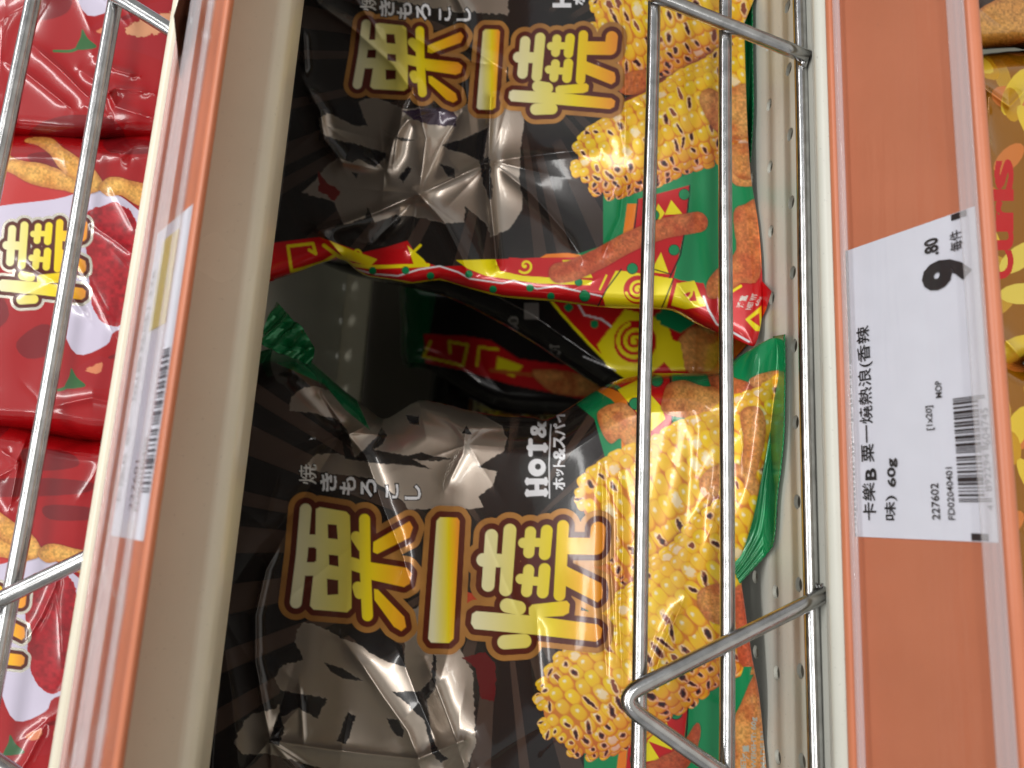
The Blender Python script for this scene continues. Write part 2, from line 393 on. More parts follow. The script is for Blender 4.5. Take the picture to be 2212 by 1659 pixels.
def cob(cv, a, b, r0, r1, tip, seed, pitch=30, rows=22, char=.3, gap=0, skew=0.):
    rnd = random.Random(seed); a = np.array(a, float); b = np.array(b, float); L = np.linalg.norm(b-a); u = (b-a)/L; v = np.array([-u[1], u[0]])
    if v[1] < 0: v = -v                             # v points to the charred side
    def rad(t): return (r0+(r1-r0)*min(1, t/L))*math.sqrt(max(0.02, 1-(1-min(1, t/tip))**2))
    top = [a+u*t-v*rad(t) for t in np.linspace(0, L, 24)]; bot = [a+u*t+v*rad(t) for t in np.linspace(L, 0, 24)]
    if gap: cv.stroke(top[gap:], 26, (150, 68, 46), soft=7)
    cv.poly(top+bot, (216, 128, 52), grow=-4, rag=2)
    dphi = 2*math.pi/rows; K = []
    for i in range(-rows//4, rows//4+1):
        phi = i*dphi*.98; t = rnd.uniform(0, pitch*.5) if i % 2 else pitch*.5
        while t < L:
            K.append((abs(phi), phi, t)); t += pitch*rnd.uniform(.88, 1.12)
    K.sort(key=lambda q: -q[0])
    for _, phi, t in K:
        t2 = t+9*math.sin(phi*1.6+t*.012); r = rad(t2 if t2 > 2 else 2); c = a+u*t2+v*r*math.sin(phi)*(1+.03*math.sin(t*.05))
        sa = pitch*.54*rnd.uniform(.94, 1.08); sb = max(6, dphi*r*.60*max(.45, math.cos(phi)))*rnd.uniform(.96, 1.1)
        if t < tip*.5: sa *= .85; sb = max(sb, 10)
        sl = cv.box([c-(sa+3), c+(sa+3), c-(sb+3), c+(sb+3)], 3)
        if sl is None: continue
        rot = rnd.uniform(-.16, .16); X, Y = cv.X[sl]-c[0], cv.Y[sl]-c[1]; p0 = X*u[0]+Y*u[1]; q0 = X*v[0]+Y*v[1]
        p = (p0*math.cos(rot)+q0*math.sin(rot))/sa; q = (-p0*math.sin(rot)+q0*math.cos(rot))/sb
        rr = (np.abs(p)**2.8+np.abs(q)**2.4)**(1/2.6)
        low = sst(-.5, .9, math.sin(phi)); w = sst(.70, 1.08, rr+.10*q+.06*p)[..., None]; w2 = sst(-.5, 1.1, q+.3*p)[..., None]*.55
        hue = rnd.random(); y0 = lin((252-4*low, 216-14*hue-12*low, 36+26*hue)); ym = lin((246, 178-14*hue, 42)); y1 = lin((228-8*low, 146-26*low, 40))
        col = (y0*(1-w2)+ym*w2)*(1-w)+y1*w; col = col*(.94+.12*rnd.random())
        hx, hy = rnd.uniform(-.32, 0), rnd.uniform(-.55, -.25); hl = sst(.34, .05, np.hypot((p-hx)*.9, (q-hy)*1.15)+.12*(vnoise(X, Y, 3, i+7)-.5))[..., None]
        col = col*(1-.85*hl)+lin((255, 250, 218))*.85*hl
        pr = char*(.25+1.4*low)+(.22 if t < tip*1.2 else 0)
        if rnd.random() < pr:
            ca, cb = rnd.uniform(-.3, .3), rnd.uniform(-.3, .3); la, lb = rnd.uniform(.2, .38), rnd.uniform(.32, .8)
            th = rnd.uniform(-.9, .9); pp = (p-ca)*math.cos(th)+(q-cb)*math.sin(th); qq = -(p-ca)*math.sin(th)+(q-cb)*math.cos(th)
            nn = vnoise(X, Y, 6, seed+int(t)+i)*.7-.4+.2*vnoise(X, Y, 2.5, seed+int(t))
            d = np.hypot(pp/la, qq/lb)+nn
            halo = sst(2.0, 1.3, d)[..., None]; col = col*(1-.6*halo)+lin((240, 206, 176))*.75*halo
            br = sst(1.4, .95, d)[..., None]; col = col*(1-br)+lin((140, 74, 58))*br
            dk = sst(1.0, .55, d)[..., None]*(rnd.random() < .8); col = col*(1-dk)+lin((54, 26, 32))*dk
        elif rnd.random() < .14:
            wl_ = sst(.75, .35, rr+.5*(vnoise(X, Y, 5, i+31)-.5))[..., None]; col = col*(1-.65*wl_)+lin((250, 238, 214))*.65*wl_
        cv.put(sl, sst(1.05, .93, rr), col)
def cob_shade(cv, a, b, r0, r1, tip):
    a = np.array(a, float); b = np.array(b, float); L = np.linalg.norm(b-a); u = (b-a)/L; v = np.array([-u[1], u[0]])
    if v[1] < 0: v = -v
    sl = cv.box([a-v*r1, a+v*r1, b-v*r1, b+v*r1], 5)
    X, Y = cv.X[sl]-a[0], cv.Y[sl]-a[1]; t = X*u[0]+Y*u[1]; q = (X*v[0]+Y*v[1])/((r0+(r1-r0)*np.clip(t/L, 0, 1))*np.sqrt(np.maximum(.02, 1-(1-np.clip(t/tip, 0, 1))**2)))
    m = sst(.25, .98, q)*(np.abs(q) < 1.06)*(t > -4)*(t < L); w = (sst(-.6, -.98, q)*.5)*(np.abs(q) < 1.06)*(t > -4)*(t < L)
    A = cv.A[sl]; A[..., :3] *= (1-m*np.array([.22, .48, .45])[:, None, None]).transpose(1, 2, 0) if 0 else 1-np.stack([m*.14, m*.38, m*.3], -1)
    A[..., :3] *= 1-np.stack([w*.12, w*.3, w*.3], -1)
def puff(cv, P, seed, c0=(234, 178, 100), c1=(208, 112, 58), closed=True, red=.3, width=None):
    if width: 
        sl = cv.box(P, width+3)
        if sl is None: return
        X, Y = cv.X[sl], cv.Y[sl]; sd = np.full(X.shape, -1e9); wb = 4*(fbm(X, Y, 30, seed)-.5)
        for i in range(len(P)-1): sd = np.maximum(sd, width/2-seg_d(X, Y, P[i], P[i+1])[0])
        sd = sd+wb
    else:
        Q = smooth_closed(P); sl = cv.box(Q, 4)
        if sl is None: return
        X, Y = cv.X[sl], cv.Y[sl]; sd = poly_sd(X+3*(fbm(X, Y, 22, seed)-.5), Y+3*(fbm(X, Y, 22, seed+5)-.5), Q)
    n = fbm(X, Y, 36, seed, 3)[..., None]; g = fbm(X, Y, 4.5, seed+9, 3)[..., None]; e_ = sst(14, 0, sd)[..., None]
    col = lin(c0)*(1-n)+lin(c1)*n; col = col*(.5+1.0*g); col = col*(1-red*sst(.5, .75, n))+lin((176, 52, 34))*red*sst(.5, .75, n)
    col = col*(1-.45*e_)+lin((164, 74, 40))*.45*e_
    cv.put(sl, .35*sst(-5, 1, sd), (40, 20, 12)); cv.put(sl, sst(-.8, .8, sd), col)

RED, YEL, GRN, ORG, WHT, BLK, SIL = (202, 22, 28), (246, 228, 24), (18, 140, 84), (242, 132, 34), (236, 236, 240), (26, 23, 22), (176, 168, 158)
def spiral(cv, c, r, w, col, turns=2.6, st=0., sx=1.):
    P = []
    for k in range(60):
        t = k/59; a = st+t*turns*2*math.pi; P.append((c[0]+sx*r*t*math.cos(a), c[1]+r*t*math.sin(a)))
    cv.stroke(P, w, col)
def greek(cv, pts, w, col): cv.stroke(pts, w, col)

def rays(cv, c, col, n=30, seed=3, r0=110, r1=1300):
    rnd = random.Random(seed)
    X, Y = cv.X-c[0], cv.Y-c[1]; a = np.arctan2(Y, X); r = np.hypot(X, Y); m = np.zeros(X.shape)
    for k in range(n):
        a0 = 2*math.pi*k/n+rnd.uniform(-.05, .05); wd = rnd.uniform(.02, .055)
        d = np.abs((a-a0+math.pi) % (2*math.pi)-math.pi)
        rr = rnd.uniform(.8, 2.2)*r0
        m = np.maximum(m, sst(1., 0., (d-wd)*r/1.5+0)*sst(rr, rr+40, r+90*(vnoise(X, Y, 70, k)-.5)))
    cv.put((slice(None), slice(None)), m*.9, col)

def c6(*P): return [(486+x*.3906, 1026+y*.3906) for x, y in P]
def c5(*P): return [(540+x*.3418, 540+y*.3418) for x, y in P]
def c3(*P): return [(540+x*.3905, y*.3905) for x, y in P]
def c4(*P): return [(1188+x*.423, y*.423) for x, y in P]
def c2(*P): return [(1296+x*.293, 648+y*.293) for x, y in P]
def k7(*P): return [(1134+x*.414, 972+y*.414) for x, y in P]
FOIL = (176, 164, 152)

def kana(cv, fx, k, grey=1.):
    for ch, x, y, s_ in (('焼', 684, 1046, 38), ('き', 726, 1060, 33), ('も', 768, 1068, 33), ('ろ', 812, 1072, 32), ('こ', 860, 1076, 26), ('し', 908, 1078, 32)):
        p = fx((x, y)); h = s_*k
        for bold, col in ((.085 if ch != '焼' else .05, BLK), (.028 if ch != '焼' else .006, WHT if ch != '焼' else (222, 220, 216))):
            V, T = glyph_fit(ch, p, RT, UP, h, h*(1.12 if ch != 'し' else .9), bold); cv.tris(V, T, col)

def art_A():
    cv = Canvas(455, 690, 1700, 1905, .8)
    A = (slice(None), slice(None)); cv.put(A, np.ones(cv.X.shape), (36, 31, 29))
    rays(cv, (1080, 1190), (78, 62, 54), 34)
    # brushed silver strokes of foil
    G = FOIL
    cv.poly(c5((250,1020),(258,930),(340,870),(420,858),(520,900),(600,880),(720,900),(860,1060),(740,1110),(640,1170),(560,1075),(400,1030)), G, 1, 3, 9)
    cv.poly(c5((620,1130),(760,1090),(960,1005),(1090,940),(1240,980),(1400,1000),(1590,1110),(1625,1200),(1590,1300),(1450,1370),(1560,1390),(1545,1480),(1440,1560),(1480,1620),(1400,1640),(1000,1640),(960,1580),(760,1440),(420,1400),(360,1350),(420,1290),(550,1290),(660,1310)), G, 1, 3, 9, 4)
    cv.poly(c5((580,1180),(660,1310),(740,1240),(800,1180),(830,1120),(870,1170),(840,1230),(780,1260),(1000,1300),(1080,1280),(1160,1300),(1290,1320),(1180,1335),(1030,1325),(1150,1385),(1000,1360),(800,1350),(600,1320)), (38, 34, 32), 0, 2, 6, 7)
    cv.poly(c5((980,1040),(1070,1050),(1075,1110),(1010,1100)), (34, 32, 34), 0, 2, 5); cv.poly(c5((1335,1160),(1370,1105),(1405,1170)), BLK, 0, 1, 5)
    cv.poly(c5((1440,1370),(1570,1290),(1640,1270),(1560,1400)), (38, 34, 32), 0, 2, 6)
    cv.poly(c6((390,880),(430,815),(520,835),(620,890),(720,930),(820,960),(990,1060),(1000,760),(1080,720),(1120,950),(1300,960),(1370,1090),(1385,1500),(1330,1640),(1330,1900),(1100,1960),(700,1900),(600,1640),(260,1545),(100,1540),(50,1480),(110,1360),(150,1320),(280,1290),(330,1230),(275,1120),(320,1050),(440,1020),(392,940)), G, 1, 4, 9, 11)
    K = (34, 31, 32)
    cv.poly(c6((650,860),(780,840),(880,900),(980,940),(1000,1065),(900,1035),(780,970)), K, 0, 2, 6)
    cv.poly(c6((550,1035),(650,1070),(762,1140),(650,1125),(580,1085)), K, 0, 2, 6)
    cv.poly(c6((305,1190),(420,1210),(570,1235),(530,1300),(515,1350),(400,1290),(300,1350)), K, 0, 3, 6)
    cv.poly(c6((680,1310),(722,1335),(690,1440),(665,1490),(618,1470)), K, 0, 3, 5)
    cv.poly(c6((895,1345),(955,1350),(990,1410),(985,1455),(950,1440),(915,1400)), K, 0, 2, 6)
    cv.poly(c6((1150,985),(1168,1000),(1165,1180),(1120,1240),(1140,1440),(1190,1530),(1235,1570),(1190,1590),(1140,1530),(1105,1360),(1000,1260),(925,1200),(1080,1195),(1140,1130)), K, 0, 3, 6)
    cv.poly(c6((240,1480),(300,1310),(330,1400),(300,1500)), K, 0, 3, 6); cv.poly(c6((250,1000),(300,1010),(240,1130),(180,1120)), K, 0, 3, 6)
    cv.poly(c6((1310,1010),(1440,980),(1500,1060),(1490,1250),(1420,1240),(1380,1060)), (96, 22, 26), 0, 3, 9)
    cv.poly(c6((1300,640),(1420,660),(1560,700),(1500,760),(1330,720)), (190, 70, 44), 0, 3, 9)
    # green ground, orange and red band on the foot of the pack
    g = [(1232,862),(1284,905),(1306,985),(1316,1040),(1270,1200),(1262,1500),(1262,1905),(1700,1905),(1700,690),(1540,700),(1300,800)]
    cv.poly(g, GRN)
    cv.poly([(560,700),(552,792),(580,778),(632,800),(700,830),(745,885),(800,930),(760,840),(640,690)], (14, 104, 62))
    cv.poly([(1286,842),(1290,832),(1322,838),(1352,852),(1357,880),(1357,1100),(1340,1200),(1343,1100),(1342,885),(1320,862)], ORG)
    cv.stroke([(1290,832),(1322,838),(1352,852),(1358,872),(1358,1000)], 3.5, BLK)
    cv.poly([(1292,826),(1330,830),(1355,845),(1362,872),(1362,1100),(1450,1000),(1452,700),(1400,700),(1330,780)], RED)
    cv.stroke([(1446,790),(1452,860),(1452,1000)], 3.5, BLK)
    cv.poly([(1334,842),(1400,810),(1384,900)], YEL); cv.poly([(1400,846),(1430,880),(1437,905),(1408,930),(1392,935),(1400,880)], YEL)
    for c in ((1419,822),(1372,872)): cv.dot(c, 14, BLK); cv.dot(c, 12, GRN)
    cv.poly([(1340,1600),(1356,1600),(1335,1905),(1300,1905)], ORG)
    cv.poly([(1362,1560),(1460,1490),(1488,1500),(1480,1580),(1440,1905),(1340,1905),(1352,1660)], RED); cv.stroke([(1488,1490),(1484,1570),(1450,1905)], 3.5, BLK)
    cv.poly([(1398,1600),(1440,1560),(1452,1620)], YEL); cv.poly([(1370,1650),(1425,1640),(1400,1600)], YEL)
    for c in ((1460,1540),(1375,1640),(1450,1680)): cv.dot(c, 15, BLK); cv.dot(c, 13, GRN)
    # snacks behind the cobs
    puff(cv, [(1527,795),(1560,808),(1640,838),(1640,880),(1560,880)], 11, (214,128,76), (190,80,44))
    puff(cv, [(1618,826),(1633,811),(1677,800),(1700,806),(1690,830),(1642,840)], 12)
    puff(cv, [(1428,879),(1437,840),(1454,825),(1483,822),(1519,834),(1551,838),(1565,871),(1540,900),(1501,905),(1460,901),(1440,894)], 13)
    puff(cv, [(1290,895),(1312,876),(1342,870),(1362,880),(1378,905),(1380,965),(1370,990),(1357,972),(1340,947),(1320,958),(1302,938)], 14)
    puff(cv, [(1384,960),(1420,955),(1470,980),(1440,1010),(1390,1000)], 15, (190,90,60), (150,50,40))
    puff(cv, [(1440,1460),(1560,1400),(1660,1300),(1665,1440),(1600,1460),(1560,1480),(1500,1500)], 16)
    cv.poly([(1270,1150),(1420,1150),(1440,1240),(1350,1340),(1270,1330)], (206, 126, 62), rag=4)
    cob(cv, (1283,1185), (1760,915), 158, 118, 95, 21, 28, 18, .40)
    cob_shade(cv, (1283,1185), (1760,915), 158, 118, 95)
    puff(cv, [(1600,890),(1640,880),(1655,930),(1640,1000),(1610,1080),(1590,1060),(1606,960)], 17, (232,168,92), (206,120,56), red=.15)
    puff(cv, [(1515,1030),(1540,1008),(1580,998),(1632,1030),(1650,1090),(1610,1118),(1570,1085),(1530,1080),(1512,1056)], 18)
    pass
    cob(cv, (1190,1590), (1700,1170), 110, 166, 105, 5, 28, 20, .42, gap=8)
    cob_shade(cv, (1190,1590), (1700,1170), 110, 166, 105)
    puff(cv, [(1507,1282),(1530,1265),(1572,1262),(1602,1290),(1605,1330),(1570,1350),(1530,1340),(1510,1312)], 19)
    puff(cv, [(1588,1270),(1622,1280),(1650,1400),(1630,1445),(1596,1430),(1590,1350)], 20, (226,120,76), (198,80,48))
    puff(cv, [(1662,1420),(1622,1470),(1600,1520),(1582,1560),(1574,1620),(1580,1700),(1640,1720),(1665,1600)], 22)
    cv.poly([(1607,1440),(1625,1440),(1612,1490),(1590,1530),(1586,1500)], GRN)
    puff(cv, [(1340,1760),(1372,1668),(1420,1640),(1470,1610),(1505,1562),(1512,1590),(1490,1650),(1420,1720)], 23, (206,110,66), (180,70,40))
    # title lettering
    title(cv, lambda p: p); kana(cv, lambda p: p, 1.)
    # hot & ...
    for P, w in (([(1140,1066),(1178,1064)], 13), ([(1140,1040),(1178,1040)], 13), ([(1160,1064),(1160,1040)], 10), ([(1144,967),(1178,967)], 13), ([(1146,982),(1146,951)], 9),
                 ([(1177,974),(1177,960)], 7), ([(1139,1070),(1139,1060)], 7), ([(1178,1070),(1178,1058)], 7), ([(1139,1045),(1139,1035)], 7), ([(1179,1046),(1179,1034)], 7)): cv.stroke(P, w, WHT)
    cv.dot((1160,1010), 19, WHT); cv.dot((1162,1008), 6.5, BLK)
    V, T = glyph_fit('&', (1179, 944), RT, UP, 32, 32, .03); cv.tris(V, T, WHT)
    cv.stroke([(1187,1076),(1186,1000),(1190,917)], 2.6, WHT)
    for ch, y in (('ホ',1057),('ッ',1028),('ト',1008),('&',993),('ス',967),('パ',940),('イ',912)):
        V, T = glyph_fit(ch, (1220 if ch != 'ッ' else 1217, y), RT, UP, 24 if ch != 'ッ' else 15, 24 if ch not in 'トッ' else 14, .035); cv.tris(V, T, WHT)
    for t, x, y, h, w in (('NET', 1612, 1668, 12, 30), ('WEIGHT: 60g', 1636, 1660, 13, 110), ('淨重', 1618, 1640, 14, 30), ('MADE IN', 1654, 1660, 11, 80)):
        V, T = glyph_fit(t, (x, y), RT, UP, h, w, .03); cv.tris(V, T, (180, 186, 176))
    return cv

def mapB(p):
    x = np.interp(p[0], [400, 603, 912, 1013, 1322, 1450], [568, 739, 1020, 1095, 1346, 1455])
    y = np.interp(p[1], [900, 1000, 1043, 1067, 1100, 1250, 1383, 1427, 1538], [-70, -12, 18, 38, 52, 150, 234, 254, 351])
    return (x, y)
def border_strip(cv, pts_top, pts_bot, seed=0):
    pass
def art_B():
    cv = Canvas(455, -260, 1700, 770, .8); A = (slice(None), slice(None))
    cv.put(A, np.ones(cv.X.shape), (34, 30, 28)); rays(cv, (1110, 120), (66, 53, 47), 34, 9)
    G = FOIL; K = (32, 30, 31)
    cv.poly(c3((380,660),(450,600),(600,560),(700,540),(850,600),(1150,600),(1300,540),(1530,540),(1500,800),(1488,1000),(1512,1150),(1440,1262),(1330,1310),(1310,1240),(1190,1140),(1180,1230),(1080,1235),(880,1190),(800,1190),(690,1230),(650,1140),(640,1200),(520,1245),(500,1200),(460,1110),(370,1092),(290,1062),(360,1000),(440,900),(490,880),(570,880),(500,780),(400,740)), G, 1, 3, 8)
    cv.poly(c3((1060,800),(1200,760),(1320,700),(1290,900),(1190,850),(1100,830)), K, 0, 2, 6); cv.poly(c3((820,985),(870,920),(900,930),(850,1012)), K, 0, 2, 5)
    cv.poly(c3((1048,905),(1130,930),(1138,985),(1095,980)), K, 0, 2, 5); cv.poly(c3((735,715),(800,755),(915,775),(840,782)), K, 0, 1, 5)
    cv.poly(c3((430,760),(560,790),(740,845),(760,860),(690,925),(600,880),(560,900),(480,860)), K, 0, 3, 6); cv.poly(c3((1265,880),(1325,870),(1345,1090),(1320,1110),(1290,1020)), K, 0, 3, 5)
    cv.poly(c3((840,610),(1100,590),(1150,650),(1140,700),(1000,690),(900,660)), (58, 44, 60), .3, 3, 8); cv.poly(c3((600,560),(650,700),(560,690),(380,600)), K, 0, 3, 8)
    cv.poly(c3((380,940),(420,1000),(500,1060),(470,1110),(380,1060)), (120, 40, 36), .4, 4, 12); cv.poly(c3((560,950),(600,960),(590,990)), K)
    cv.poly(c3((640,-20),(1420,-60),(1430,80),(1100,60),(900,20)), G, 1, 4, 8)
    # green field and borders
    cv.poly([(1303,420),(1303,530),(1250,548),(1188,556),(1120,690),(1700,770),(1700,-260),(1600,-260),(1420,300)], GRN)
    cv.poly([(1355,440),(1376,440),(1366,505),(1345,512)], ORG); cv.poly([(1180,549),(1225,546),(1262,552),(1220,566),(1150,566)], ORG)
    # red band: along the side edge
    band = [(455,560),(570,527),(690,512),(740,530),(785,545),(830,535),(880,520),(905,560),(945,576),(1000,574),(1070,560),(1190,556),(1260,556),(1330,540),(1366,505),(1378,430),(1490,400),(1478,500),(1455,600),(1560,640),(1640,575),(1700,600),(1700,770),(1500,770),(1300,700),(900,640),(455,690)]
    cv.poly(band, RED)
    cv.stroke([(1490,400),(1484,470),(1470,550),(1443,608)], 3.2, BLK); cv.stroke([(1378,430),(1370,500)], 3, BLK)
    # key pattern at the top of the pack
    cv.stroke([(560,535),(574,540),(580,600),(560,610)], 7, YEL); cv.stroke([(622,532),(630,586),(655,580),(700,566),(726,550)], 7, YEL); cv.stroke([(622,532),(676,526),(682,548),(668,540)], 7, YEL)
    cv.stroke([(700,530),(726,550),(760,572),(800,577),(925,573)], 8, YEL); cv.poly([(712,520),(745,560),(800,575),(815,560),(760,540)], YEL); spiral(cv, (770,546), 16, 4.5, YEL, 1.1, 2.2)
    cv.poly([(880,530),(915,560),(925,575),(895,575)], YEL); cv.stroke([(908,530),(890,548),(905,560)], 6, YEL)
    cv.poly([(985,562),(1070,560),(1080,585),(1130,596),(1230,602),(1280,606),(1275,616),(1160,612),(1050,596),(1010,580)], YEL)
    cv.poly([(1100,556),(1172,562),(1160,598),(1110,592),(1092,575)], RED); spiral(cv, (1135,574), 17, 5, YEL, 1.3, .5)
    cv.poly([(1215,562),(1262,560),(1280,600),(1220,600)], YEL)
    # white zigzag, dots and the yellow rim
    cv.stroke([(760,580),(810,592),(860,596),(905,582),(950,575),(990,588),(1015,602),(1085,612),(1110,606),(1160,624),(1200,618),(1300,640)], 3.4, WHT)
    for c in ((805,585),(876,584),(930,596),(1013,592),(1065,625),(1145,622),(1190,640),(1262,634),(1250,610)): cv.dot(c, 8.5, (12,70,40)); cv.dot(c, 7.5, GRN)
    cv.stroke([(740,566),(794,597),(891,612),(950,604),(1008,622),(1087,641),(1200,650),(1300,664),(1400,690)], 4.5, YEL)
    # spiral tile, triangles
    cv.poly([(1330,585),(1345,585),(1455,602),(1440,665),(1310,668),(1302,640)], YEL); cv.stroke([(1342,582),(1310,625),(1292,660)], 3, BLK); cv.stroke([(1455,602),(1436,650),(1428,668)], 3, BLK)
    cv.dot((1378,626), 31, RED); spiral(cv, (1378,626), 26, 6, YEL, 2.3, 1.)
    cv.stroke([(1310,595),(1296,625)], 4, YEL); cv.poly([(1428,545),(1445,592),(1405,588)], YEL); cv.poly([(1450,432),(1474,462),(1436,464)], YEL); cv.poly([(1422,440),(1436,460),(1424,478),(1414,458)], YEL); cv.stroke([(1400,578),(1448,592)], 2.5, BLK)
    for c in ((1478,420),(1412,465),(1456,540),(1366,580),(1263,640)): cv.dot(c, 12.5, BLK); cv.dot(c, 11, GRN)
    cv.poly([(1456,604),(1520,612),(1530,640),(1500,668),(1440,664)], RED); cv.poly([(1462,612),(1500,606),(1514,640),(1530,660),(1480,668),(1450,660)], YEL); cv.poly([(1476,634),(1500,628),(1505,650),(1490,650)], RED)
    spiral(cv, (1480,628), 17, 5.5, YEL, 1.2, 0)
    cv.stroke([(1520,640),(1530,668),(1548,700),(1590,722),(1618,738)], 4.5, WHT); cv.poly([(1610,690),(1645,660),(1648,715),(1632,715)], YEL); cv.poly([(1620,690),(1640,676),(1642,706)], RED)
    cv.stroke([(1540,612),(1580,630),(1600,618)], 6, YEL)
    for t, x, y, h, w in (('NET WT', 1622, 668, 11, 42), ('淨重', 1605, 664, 15, 32), ('60g', 1640, 660, 9, 24)):
        V, T = glyph_fit(t, (x, y), RT*.8+np.array([.35, 0]), UP, h, w, .03); cv.tris(V, T, (214, 206, 196))
    # cobs and puffs
    puff(cv, [(1560,330),(1640,260),(1660,380),(1590,400)], 31); 
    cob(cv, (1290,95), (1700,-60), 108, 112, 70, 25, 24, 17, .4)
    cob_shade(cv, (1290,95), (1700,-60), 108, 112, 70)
    puff(cv, [(1330,170),(1400,150),(1410,190),(1350,205)], 35, (216,130,66), (190,90,50))
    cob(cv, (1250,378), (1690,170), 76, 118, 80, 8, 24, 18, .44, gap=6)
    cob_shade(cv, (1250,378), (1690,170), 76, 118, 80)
    puff(cv, [(1510,215),(1530,190),(1560,200),(1610,180),(1640,220),(1620,290),(1570,300),(1535,270)], 32)
    puff(cv, [(1570,320),(1620,310),(1640,350),(1630,385),(1595,384),(1578,360)], 33, (232,170,96), (206,120,60))
    puff(cv, [(1640,430),(1655,470),(1640,600),(1600,612),(1560,640),(1530,642),(1528,610),(1560,570),(1590,540),(1584,460),(1610,440)], 34, (226,150,84), (200,90,50), red=.2)
    puff(cv, smooth_open([(1207,590),(1240,583),(1290,560),(1370,517),(1440,492),(1508,480)], 4), 36, (214,128,76), (196,84,50), width=44)
    title(cv, mapB, 'ab', .78); title(cv, mapB, 'c', .80)
    kana(cv, lambda p: (mapB(p)[0], mapB(p)[1]+2), .92)
    V, T = glyph_fit('H', (1232, 14), RT, UP, 36, 30, .04); cv.tris(V, T, WHT); V, T = glyph_fit('ホ', (1262, 10), RT, UP, 22, 22, .04); cv.tris(V, T, WHT)
    return cv

def art_C():
    """pack standing behind: dark side with the patterned border"""
    cv = Canvas(860, 560, 1620, 900, 1.6); A = (slice(None), slice(None)); cv.put(A, np.ones(cv.X.shape), (26, 24, 24))
    L = np.array([(1150,600),(1215,680),(1270,740),(1330,800),(1400,850)])
    cv.poly([(1110,560)]+[tuple(q) for q in L]+[(1620,900),(1620,560)], RED)
    cv.stroke([tuple(q) for q in L], 6, YEL); cv.stroke([(1180,590),(1240,640),(1262,680),(1300,690),(1340,720),(1400,790)], 4, WHT)
    cv.poly([(1350,668),(1440,690),(1460,760),(1380,830),(1310,790),(1290,745)], YEL); cv.dot((1372,738), 46, RED); spiral(cv, (1372,738), 40, 8, YEL, 2.6, .6)
    cv.poly([(1430,650),(1520,660),(1500,700),(1470,720),(1425,700)], GRN); puff(cv, [(1465,735),(1500,705),(1540,710),(1550,780),(1500,810),(1470,780)], 51)
    cv.poly([(1440,730),(1470,740),(1480,800),(1450,800),(1425,770)], YEL); cv.poly([(1470,600),(1560,600),(1560,640),(1510,650)], (30,26,26))
    for c in ((1228,664),(1284,700),(1250,640),(1424,684)): cv.dot(c, 9, GRN)
    cv.stroke([(1260,770),(1330,800)], 2, WHT)
    for t, x, y in (('60', 1120, 720), ('HOT', 1210, 780), ('一', 1160, 690)):
        V, T = glyph_fit(t, (x, y), RT, UP, 22, 36, .02); cv.tris(V, T, (120,116,112))
    return cv
def art_D():
    cv = Canvas(820, 600, 1420, 930, 1.6); A = (slice(None), slice(None)); cv.put(A, np.ones(cv.X.shape), (30, 26, 26))
    cv.poly([(935,560),(895,800),(915,800),(955,560)], (8, 84, 50)); cv.poly([(840,600),(840,930),(872,930),(926,726),(930,600)], (10, 96, 56))
    cv.poly([(915,722),(1000,725),(1060,735),(1120,775),(1300,800),(1420,830),(1420,880),(1250,860),(1100,830),(1000,800),(920,785)], RED)
    cv.stroke([(930,738),(915,770),(1000,790),(1010,745),(970,738),(972,762)], 6, YEL); cv.stroke([(1030,790),(1035,750),(1075,755)], 6, YEL); cv.poly([(1075,770),(1130,790),(1110,815),(1070,800)], YEL)
    cv.stroke([(1060,800),(1150,810),(1300,850)], 8, (196,96,40)); puff(cv, [(1150,800),(1260,810),(1300,850),(1200,850)], 61)
    return cv
def art_E():
    cv = Canvas(860, 760, 1420, 960, 1.6); A = (slice(None), slice(None)); cv.put(A, np.ones(cv.X.shape), (26, 24, 22))
    title(cv, lambda p: (1010+(p[0]-610)*.36, 850+(p[1]-1070)*.3), 'abc', .34)
    cv.poly([(1280,840),(1420,820),(1420,960),(1290,940)], (150,140,130))
    return cv

